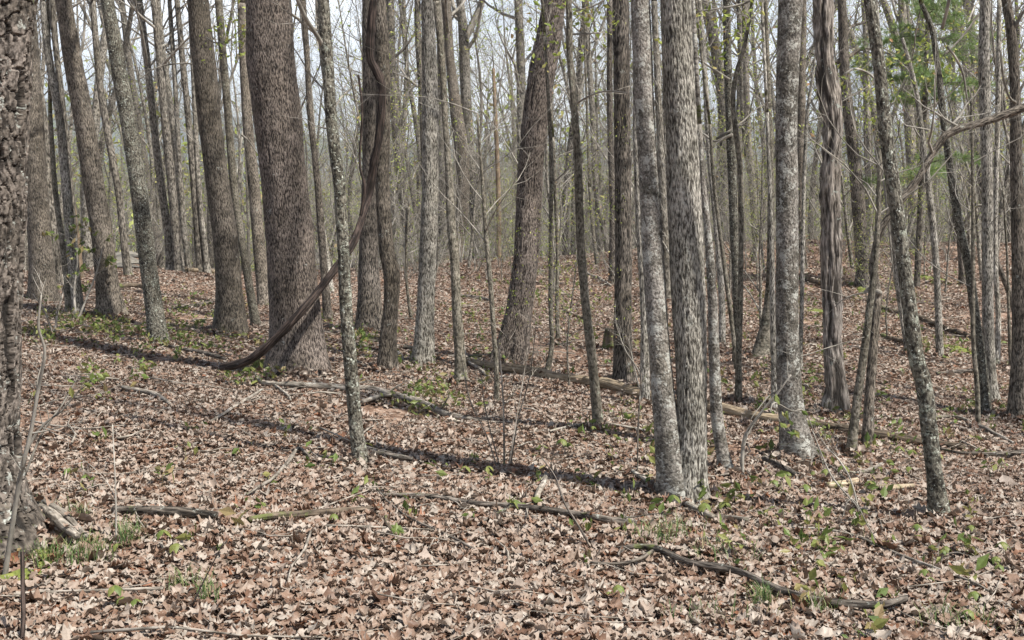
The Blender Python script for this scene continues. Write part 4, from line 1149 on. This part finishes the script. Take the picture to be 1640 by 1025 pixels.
# low leafy cover
mb = MB()
for px, py, rx, ry, n in [(960, 500, 160, 50, 90), (700, 500, 100, 40, 50), (1400, 560, 180, 70, 110), (260, 510, 90, 30, 60), (1280, 470, 140, 30, 60), (560, 560, 60, 24, 30), (110, 515, 28, 8, 40), (190, 532, 30, 8, 40), (300, 555, 60, 14, 70), (150, 602, 8, 5, 8), (430, 600, 28, 10, 40), (400, 610, 20, 8, 20), (690, 640, 28, 14, 50), (660, 590, 20, 8, 20), (575, 545, 16, 8, 20), (310, 500, 60, 18, 60),
                          (790, 570, 30, 6, 24), (1000, 700, 60, 30, 20), (1290, 610, 50, 30, 24), (1400, 720, 100, 50, 34), (1560, 660, 60, 30, 24), (60, 545, 20, 8, 16), (940, 470, 60, 30, 40), (1510, 560, 30, 12, 20), (230, 600, 10, 5, 6),
                          (500, 520, 20, 14, 24), (1150, 800, 120, 50, 24), (700, 800, 300, 60, 24), (300, 780, 200, 60, 14), (1350, 900, 150, 60, 36), (1290, 480, 60, 40, 40), (800, 470, 80, 40, 40), (1250, 640, 40, 20, 16)]:
    for k in range(n):
        g_ = ground_at(px + rg.normal() * rx, py + rg.normal() * ry)
        if g_ is None: continue
        m_ = rg.integers(4, 8)
        c = g_ + np.array([0, 0, rg.uniform(0.05, 0.12)])
        leaf_quads(mb, [c], rg, rg.uniform(0.02, 0.045), m_, 0.04)
        tube(mb, np.array([[*(g_), 0.0016], [*(c + [0, 0, .02]), 0.001]]), 3)
tag(mb.build('ground_cover', GREEN, smooth=False), 'sparse small green plants dotted over the leaf litter', None, None, 'stuff')
# moss cushions
mb = MB()
for px, py, rx, ry in [(60, 900, 60, 16), (40, 868, 40, 16), (845, 432, 26, 5), (800, 415, 20, 4), (680, 592, 24, 7), (765, 575, 26, 5), (1380, 460, 18, 7), (1530, 560, 22, 5), (1310, 500, 26, 8), (735, 490, 16, 7), (1470, 402, 24, 3), (1215, 578, 14, 5), (590, 545, 18, 6), (1480, 445, 20, 4), (25, 930, 40, 12)]:
    c = ground_at(px, py)
    if c is None: continue
    e = ground_at(px + rx, py)
    f_ = ground_at(px, py - ry) if ground_at(px, py - ry) is not None else c + [0, 1, 0]
    ax_, ay_ = max(abs(e[0] - c[0]), .05), min(max(abs(f_[1] - c[1]), .08), 1.2)
    n_, m_ = 26, 12
    th = np.arange(n_) * 6.28318 / n_
    V = []
    for i in range(m_):
        u = i / (m_ - 1)
        lob = 1 + 0.35 * np.sin(2 * th + px) + 0.2 * np.sin(5 * th + py)
        x = c[0] + ax_ * (1 - u) * np.cos(th) * lob
        y = c[1] + ay_ * (1 - u) * np.sin(th) * lob
        z = H(x, y) - 0.02 + 0.075 * math.sqrt(u) + 0.03 * (vnoise(np.stack([x * 14, y * 14, x * 0], 1), 3) - .5)
        V.append(np.stack([x, y, z], 1))
    i = np.arange(m_ - 1)[:, None] * n_
    j = np.arange(n_)[None]
    q = np.stack([i + j, i + (j + 1) % n_, i + n_ + (j + 1) % n_, i + n_ + j], 2).reshape(-1, 4)
    mb.add(np.vstack(V), q)
tag(mb.build('moss', plain_mat('moss', (0.05, 0.07, 0.015), (0.19, 0.21, 0.05), 28)), 'flat cushions of yellow green moss at trunk feet', None, None, 'stuff')

# individual seedlings with drooping leaves
def seedling_leaves(rng, nl, L, h):
    mb = MB()
    for k in range(nl):
        a = k * 6.283 / nl + rng.random()
        d = np.array([math.cos(a), math.sin(a), 0])
        e = np.array([-d[1], d[0], 0])
        ts = np.linspace(0, 1, 6)
        w = np.sin(np.pi * np.clip(ts, 0.04, 0.97)) ** .8 * 0.30
        for i in (2, 3): w[i] *= 1.15
        V = []
        for t, ww in zip(ts, w):
            c = d * L * t * 0.85 + np.array([0, 0, h + 0.01 - L * 0.75 * t ** 2])
            V += [c + e * ww * L + [0, 0, -0.004], c + [0, 0, 0.004], c - e * ww * L + [0, 0, -0.004]]
        mb.add(V, quads_of(6))
    return mb
protos = []
for k in range(5):
    h = (0.14, 0.20, 0.11, 0.25, 0.17)[k]
    rk = np.random.default_rng(40 + k)
    st = MB()
    tube(st, smooth_poly(np.array([[0, 0, -.03, .0028], [.01, 0, h * .5, .002], [0.005, .005, h, .0014]]), .03), 5)
    st_me = st.build('stem', BM['sap'])
    lf = seedling_leaves(rk, (4, 5, 3, 6, 4)[k], (0.085, 0.08, 0.07, 0.09, 0.10)[k], h).build('leaf_cluster', GREEN, smooth=True)
    protos.append((st_me, lf))
spots = [(745, 768), (783, 772), (985, 797), (1078, 835), (1340, 665), (1302, 768), (1322, 780), (1342, 790), (1350, 782), (1290, 800), (1372, 852), (1392, 800), (1318, 905), (1440, 745), (1460, 740), (1455, 765), (1510, 905), (1490, 940),
         (1480, 945), (1515, 895), (1595, 915), (1605, 905), (1550, 1003), (1560, 990), (1600, 925), (975, 968), (990, 972), (188, 892), (262, 895), (282, 900), (196, 980), (185, 985), (218, 985), (1128, 850), (1240, 790), (1262, 770), (950, 700), (930, 716),
         (910, 735), (1218, 700), (1245, 695), (535, 850), (1030, 742), (900, 738), (1160, 830), (1555, 860), (1468, 870), (352, 890)]
for i, (px, py) in enumerate(spots):
    g_ = ground_at(px, py)
    a, b = protos[i % 5]
    r_ = empty('seedling', g_)
    r_.rotation_euler = (0, 0, rg.random() * 6.28)
    sc = rg.uniform(0.38, 0.68)
    r_.scale = (sc, sc, sc)
    tag(r_, 'knee low seedling with drooping fresh green leaves in the leaf litter', 'seedling', 'green seedlings sprouting from the leaf litter')
    for ch in (a, b):
        c = ch if i < 5 else ch.copy()
        if i >= 5: COL.objects.link(c)
        c.parent = r_

# ------------------------------------------------------------------ pine beyond the right slope
def pine(label, X, Y, ht, zlo, rr, seed, fans):
    rng = np.random.default_rng(seed)
    z0 = float(H(X, Y)[0])
    root = empty('pine_tree', (X, Y, z0))
    tag(root, label, 'pine tree')
    mb = MB()
    tube(mb, smooth_poly(np.array([[X, Y, z0 - .3, rr], [X + .1, Y, z0 + ht * .5, rr * .7], [X + .15, Y, z0 + ht, 0.02]]), .4), 12)
    mb.build('trunk', BM['farb'], root, loc=(X, Y, z0))
    br, nd = MB(), MB()
    for z, n, L in fans:
        for k in range(n):
            a = k * 6.283 / n + rng.random()
            d = np.array([math.cos(a), math.sin(a), 0.12])
            p0 = np.array([X + .1, Y, z0 + z + rng.uniform(-.3, .3)])
            L_ = L * rng.uniform(.6, 1.1)
            p1 = p0 + d * L_ * .5
            p2 = p0 + d * L_ + [0, 0, -.1 * L_]
            S = smooth_poly(np.array([[*p0, .02], [*p1, .013], [*p2, .005]]), .1)
            tube(br, S, 5)
            for i in range(len(S) // 4, len(S)):
                for s in range(3):
                    q = S[i, :3] + rng.normal(size=3) * [.09, .09, .04]
                    for m in range(34):
                        v = rng.normal(size=3) + d * .6 + [0, 0, .3]
                        v /= np.linalg.norm(v)
                        e = np.cross(v, rng.normal(size=3)); e /= np.linalg.norm(e)
                        e = e * 0.0042
                        nd.add([q - e, q + e, q + v * rng.uniform(.10, .19)], None, [(0, 1, 2)])
    br.build('branches', BM['twig'], root, loc=(X, Y, z0))
    nd.build('needles', PINE, root, smooth=False, loc=(X, Y, z0))
pp = at(1475, 100, 25)
pine('young green pine with feathery boughs behind the bent limb', pp[0], 25, 8.5, 0, .07, 5, [(pp[2] - float(H(pp[0], 25)[0]) + dz, 7, l) for dz, l in ((1.2, .9), (.7, 1.2), (.2, 1.5), (-.25, 1.4), (-.6, 1.0), (-2.3, 1.4))])

# ------------------------------------------------------------------ trees beyond: prototypes and copies
def make_far(seed, bark, lev=3, ht=18, r=0.15, lean=-0.06, buds=0, nb=16, kids=(0, 3, 4, 5), bs=0.33, name='bare_tree'):
    rng = np.random.default_rng(seed)
    P = [[0, 0, -0.6, r * 1.25], [0, 0, 0, r * 1.1]]
    q = np.array([0., 0, 0])
    d = np.array([lean + rng.normal() * .03, rng.normal() * .03, 1.])
    ns = 9
    for k in range(ns):
        d = d + rng.normal(size=3) * np.array([.075, .05, 0])
        d = d / np.linalg.norm(d)
        q = q + d * ht / ns
        P.append([*q, r * (1 - 0.93 * ((k + 1) / ns) ** 1.2)])
    S = smooth_poly(np.array(P), 0.35)
    mb = MB()
    tube(mb, S, 12, disp_smooth, flare=.4, seed=seed)
    tr = mb.build('trunk', BM[bark])
    cb, ends = MB(), []
    for k in range(nb):
        zh = ht * (bs + (0.97 - bs) * (k + rng.random()) / nb)
        i = int(np.argmin(np.abs(S[:, 2] - zh)))
        a = k * 2.4 + rng.random()
        dd = np.array([math.cos(a), math.sin(a), rng.uniform(.5, 1.5)])
        dd /= np.linalg.norm(dd)
        L = ht * (0.13 + 0.17 * (1 - zh / ht)) * rng.uniform(.7, 1.3)
        fk = 1.0
        if k < 2 and seed % 2:
            L *= 1.8; fk = 1.6; dd = dd + [0, 0, .8]; dd /= np.linalg.norm(dd)
        grow(cb, S[i, :3], dd, L, max(S[i, 3] * .45 * fk, .012), lev, rng, (3, 3, 4, 5), kids, ends, 0.10, 4)
    cr_ = cb.build('crown', BM['twig'])
    parts = [tr, cr_]
    if buds:
        lm = MB()
        leaf_quads(lm, np.array(ends), rng, 0.035, buds, .10)
        parts.append(lm.build('foliage', BUDS, smooth=False))
    return parts, cb.n
PR = []
for k in range(9):
    PR.append(make_far(100 + k, ('far', 'farb', 'far')[k % 3], ht=(17, 20, 15, 22, 18, 16, 21, 19, 14)[k], r=(.13, .17, .10, .20, .14, .09, .16, .12, .08)[k], buds=(0, 2, 0, 0, 1, 3, 0, 0, 2)[k], bs=(.3, .4, .25, .45, .3, .2, .4, .3, .2)[k])[0])
for k in range(4):      # slender understorey, twiggy from low down
    PR.append(make_far(200 + k, 'far', lev=2, ht=(8, 10, 7, 9)[k], r=(.045, .06, .035, .05)[k], buds=(2, 0, 3, 0)[k], nb=20, kids=(0, 4, 5, 5), bs=.12)[0])
print('far protos', [len(p[1].data.vertices) for p in PR])
taken = [(float(g_[0]), float(g_[1])) for g_, _ in ALLT]
cnt = 0
used = set()
def put(k, X, Y, s, label, group):
    base = PR[k]
    z0 = float(H(X, Y)[0])
    r_ = empty('bare_tree' if k < 9 else 'thin_tree', (X, Y, z0))
    r_.rotation_euler = (rg.normal() * .02, rg.normal() * .02, rg.normal() * 0.5 if rg.random() < .7 else rg.random() * 6.28)
    r_.scale = (s, s, s * rg.uniform(.9, 1.1))
    tag(r_, label, 'tree', group)
    for ch in base:
        c = ch if k not in used else ch.copy()
        if k in used: COL.objects.link(c)
        c.parent = r_
    used.add(k)
    return r_
LM = [(-40, 'image left border'), (20, 'rough oak'), (165, 'second trunk'), (236, 'blotched tree'), (365, 'tall brown'), (467, 'biggest trunk'), (551, 'speckled tree'), (618, 'wavy tree'), (685, 'pale trunk'), (843, 'leaning tree'),
      (998, 'dark tree'), (1080, 'twin trunks'), (1257, 'smooth tree'), (1333, 'shaggy tree'), (1446, 'leaning grey'), (1580, 'straight trunk'), (1640, 'right border')]
ORD = 'first second third fourth fifth sixth seventh eighth ninth tenth eleventh twelfth'.split()
NEARFAR = []
def label_rows():
    gaps = {}
    for o, lead in NEARFAR:
        px = 820 + F * o.location.x / o.location.y
        i = max(0, min(len(LM) - 2, sum(1 for a, _ in LM if a <= px) - 1))
        gaps.setdefault((lead, i), []).append((px, o))
    for (lead, i), L in gaps.items():
        L.sort(key=lambda t: t[0])
        for n, (px, o) in enumerate(L):
            o['label'] = '%s, %s from left between %s and %s' % (lead, ORD[min(n, 11)], LM[i][1], LM[i + 1][1])
tries = 0
while cnt < 285 and tries < 9000:
    tries += 1
    Y = 33 + 75 * rg.random() ** 0.85
    u = rg.uniform(-0.47, 0.47)
    X = u * Y
    px = 820 + F * u
    if px < 400 and Y < 46 and 180 < px: Y += 12; X = u * Y
    if abs(px - 203) < 22 and Y < 90: continue
    if 780 < px < 900 and Y < 50: continue
    if any((X - a) ** 2 + (Y - b) ** 2 < (1.3 if Y < 60 else 2.2) for a, b in taken): continue
    taken.append((X, Y))
    if Y < 60:
        k = int(rg.integers(0, 13)); lab, grp = (('bare grey forest tree standing beyond the crest', 'forest trees beyond the crest') if k < 9 else ('thin twiggy understorey tree beyond the crest', 'thin trees beyond the crest'))
    else:
        k = int(rg.integers(0, 11)); lab, grp = (('bare grey forest tree farther down the back slope', 'forest trees down the back slope') if k < 9 else ('thin twiggy tree farther down the back slope', 'thin trees down the back slope'))
    o_ = put(k, X, Y, rg.uniform(.75, 1.15), lab, grp)
    if Y < 60: NEARFAR.append((o_, 'bare tree past the crest' if k < 9 else 'thin tree past the crest'))
    cnt += 1
print('far trees', cnt)
# a few slender trees on the near side of the crest
for X, Y, k in ((-3.2, 27, 9), (1.2, 30, 10), (2.9, 31, 12), (-1.2, 33, 9), (5.2, 28, 11), (8.6, 30, 10), (10.3, 26, 9), (11.2, 29, 12), (7.6, 25, 11), (9.4, 22, 9), (-6.9, 29, 12), (4.4, 33, 2), (12.6, 31, 5), (10.9, 33, 8), (6.3, 31, 8)):
    NEARFAR.append((put(k, X, Y, rg.uniform(.75, 1.0), 'slender twiggy tree on the near side of the crest', 'slender trees on the near side of the crest'), 'slender tree before the crest'))
for i in range(24):
    for _ in range(40):
        Y = 13 + 17 * rg.random()
        X = rg.uniform(-.13, .42) * Y
        if all((X - a) ** 2 + (Y - b) ** 2 > 0.5 for a, b in taken): break
    taken.append((X, Y))
    NEARFAR.append((put(9 + i % 4, X, Y, rg.uniform(.28, .5), 'thin sapling', 'thin saplings dotted over the slope'), 'thin sapling on the slope'))
label_rows()
# unseen trees added just outside the view so their crowns shade the ground
for X, Y, k in ((11, 8, 1), (13, 3, 4)):
    put(k, X, Y, 0.9, 'unseen bare tree added at the right to shade the ground, %s the camera' % ('beside' if Y < 5 else 'ahead of'), 'unseen trees added on the right for shade')

def shoots(n, y0, y1, hmin, hmax, seed, bud):
    rng = np.random.default_rng(seed)
    mb, ends = MB(), []
    for i in range(n):
        Y = y0 + (y1 - y0) * rng.random()
        X = rng.uniform(-.48, .48) * Y
        if X / Y < -0.22 and (Y < 42 or rng.random() < .6): continue
        if abs(820 + F * X / Y - 203) < 24: continue
        h = rng.uniform(hmin, hmax)
        p = np.array([X, Y, float(H(X, Y)[0]) - .05])
        for k in range(rng.integers(1, 4)):
            d = np.array([rng.normal() * .3, rng.normal() * .3, 1.])
            grow(mb, p, d / np.linalg.norm(d), h, rng.uniform(.008, .02), 2, rng, (3, 3, 4), (0, 4, 6), ends, .06, 5)
    lm = MB()
    e = np.array(ends)
    leaf_quads(lm, e[rng.random(len(e)) < bud], rng, .03, 2, .07)
    return mb, lm
a2, b2 = shoots(190, 36, 70, 5.0, 9.0, 72, .15)
a3, b3 = shoots(200, 29, 38, 0.4, 1.4, 73, .3)
tag(a3.build('low_undergrowth', BM['twig']), 'knee high brush of bare twigs along the crest', None, None, 'stuff')
tag(b3.build('low_undergrowth_foliage', GREEN, smooth=False), 'green sprouts in the knee high brush', None, None, 'stuff')
tag(a2.build('tall_undergrowth', BM['twig']), 'mesh of thin whippy stems behind the crest', None, None, 'stuff')
a, b = shoots(250, 33, 75, 1.5, 5.0, 71, .12)
tag(a.build('undergrowth', BM['twig']), 'tangle of bare twigs and brush along the crest', None, None, 'stuff')
tag(b.build('undergrowth_foliage', BUDS, smooth=False), 'tiny new leaves in the brush along the crest', None, None, 'stuff')

# distant wood on the opposite slope
def far_clump(seed):
    rng = np.random.default_rng(seed)
    mb, ends = MB(), []
    h = 17
    S = np.array([[0, 0, -1, .22], [.2, 0, h * .5, .15], [.3, .1, h, .02]])
    tube(mb, smooth_poly(S + np.array([[0, 0, 0, 0], [rng.normal() * .3, 0, 0, 0], [0, 0, 0, 0]]), 2), 7, close=False)
    for k in range(13):
        z = h * rng.uniform(.22, .95)
        a = rng.random() * 6.28
        d = np.array([math.cos(a), math.sin(a), 1.0]); d /= np.linalg.norm(d)
        grow(mb, np.array([.2, 0, z]), d, rng.uniform(2.2, 4.5), .06, 1, rng, (3, 3), (0, 6), ends, .1, 3)
    return mb
def far_leaf(seed, ends_n=110):
    rng = np.random.default_rng(seed)
    p = rng.normal(size=(ends_n, 3)) * [2.0, 2.0, 3.2] + [0, 0, 12]
    mb = MB()
    leaf_quads(mb, p, rng, 0.26, 1, .1)
    return mb
cl = [far_clump(300 + k) for k in range(5)]
lv = [far_leaf(310 + k) for k in range(3)]
def cat(mb): return np.concatenate(mb.v), np.concatenate(mb.q) if mb.q else None, np.concatenate(mb.t) if mb.t else None
big, bl = MB(), MB()
cl = [cat(c) for c in cl]
lv = [cat(c) for c in lv]
for i in range(2240):
    Y = 112 + 460 * rg.random() ** 1.15
    if i < 200: Y = rg.uniform(52, 112)
    X = rg.uniform(-0.50, 0.50) * Y
    if i < 200 and abs(820 + F * X / Y - 203) < 24: continue
    a, s = rg.random() * 6.28, rg.uniform(.7, 1.2) if i >= 200 else rg.uniform(.4, .75)
    Rm = np.array([[math.cos(a), -math.sin(a), 0], [math.sin(a), math.cos(a), 0], [0, 0, 1]]) * s
    o = np.array([X, Y, float(H(X, Y)[0])])
    v, q, t = cl[i % 5]
    big.add(v @ Rm.T + o, q, t, bc=v)
    if i % 3:
        v, q, t = lv[i % 3]
        bl.add(v @ Rm.T + o, q, t)
tag(big.build('distant_woods', BM['far']), 'distant bare wood on the opposite slope', None, None, 'stuff')
tag(bl.build('distant_foliage', BUDS, smooth=False), 'first green leaves in the distant wood', None, None, 'stuff')

# sprays of new leaves hanging into view on thin boughs
def bough(label, pts, Y, seed, leaves=3, size=.03):
    rng = np.random.default_rng(seed)
    P = px_poly(pts, Y)
    root = tag(empty('leafy_bough', P[0, :3]), label, 'bough')
    mb, ends = MB(), []
    S = smooth_poly(P, .05)
    tube(mb, S, 6)
    for k in range(16):
        i = rng.integers(len(S) // 5, len(S) - 1)
        dv = S[i + 1, :3] - S[i, :3]; dv /= np.linalg.norm(dv)
        dv = rot_about(dv, perp(dv, rng), math.radians(rng.uniform(25, 65)))
        grow(mb, S[i, :3], dv, rng.uniform(.2, .6), .003, 1, rng, (3, 4), (0, 4), ends, 0)
    mb.build('branch', BM['twig'], root, loc=P[0, :3])
    lm = MB()
    leaf_quads(lm, np.array(ends), rng, size, leaves, .05)
    lm.build('leaves', BUDS, root, smooth=False, loc=P[0, :3])
bough('leafy green bough hanging in at the top right of the twin trunks', [(1250, -30, 5), (1200, 2, 4), (1150, 14, 3), (1090, 20, 2)], 10.0, 1)
bough('small green leaved bough at the top beside the snaking tree', [(985, -20, 4), (960, 5, 3), (920, 18, 2)], 10.8, 2, 3)
bough('budding bough crossing behind the shaggy tree', [(1352, 120, 5), (1372, 110, 4), (1400, 130, 3), (1345, 165, 2)], 16.0, 3, 4)
bough('thin bough with yellow green buds in front of the left trees', [(330, 60, 3), (350, 70, 2), (375, 60, 2)], 16.0, 4, 3)
bough('budding bough at the top right corner', [(1570, 20, 4), (1540, 60, 3), (1510, 90, 2)], 15.0, 5, 4)

# air: pale haze round the whole scene
hz = bpy.data.meshes.new('haze')
x0, x1, y0, y1, z0, z1 = -5100, 5100, -850, 6100, -90, 290
vs = [(x, y, z) for z in (z0, z1) for y in (y0, y1) for x in (x0, x1)]
hz.from_pydata(vs, [], [(0, 2, 3, 1), (4, 5, 7, 6), (0, 1, 5, 4), (2, 6, 7, 3), (0, 4, 6, 2), (1, 3, 7, 5)])
hm = bpy.data.materials.new('haze')
hm.use_nodes = True
ht = hm.node_tree
ht.nodes.clear()
ho = N(ht, 'ShaderNodeOutputMaterial')
hv = N(ht, 'ShaderNodeVolumePrincipled')
hv.inputs['Color'].default_value = (0.85, 0.92, 1.0, 1)
hv.inputs['Density'].default_value = 0.00026
hv.inputs['Anisotropy'].default_value = 0.0
ht.links.new(hv.outputs[0], ho.inputs['Volume'])
hz.materials.append(hm)
ho_ = bpy.data.objects.new('haze', hz)
COL.objects.link(ho_)
tag(ho_, 'pale spring haze in the air', None, None, 'stuff')
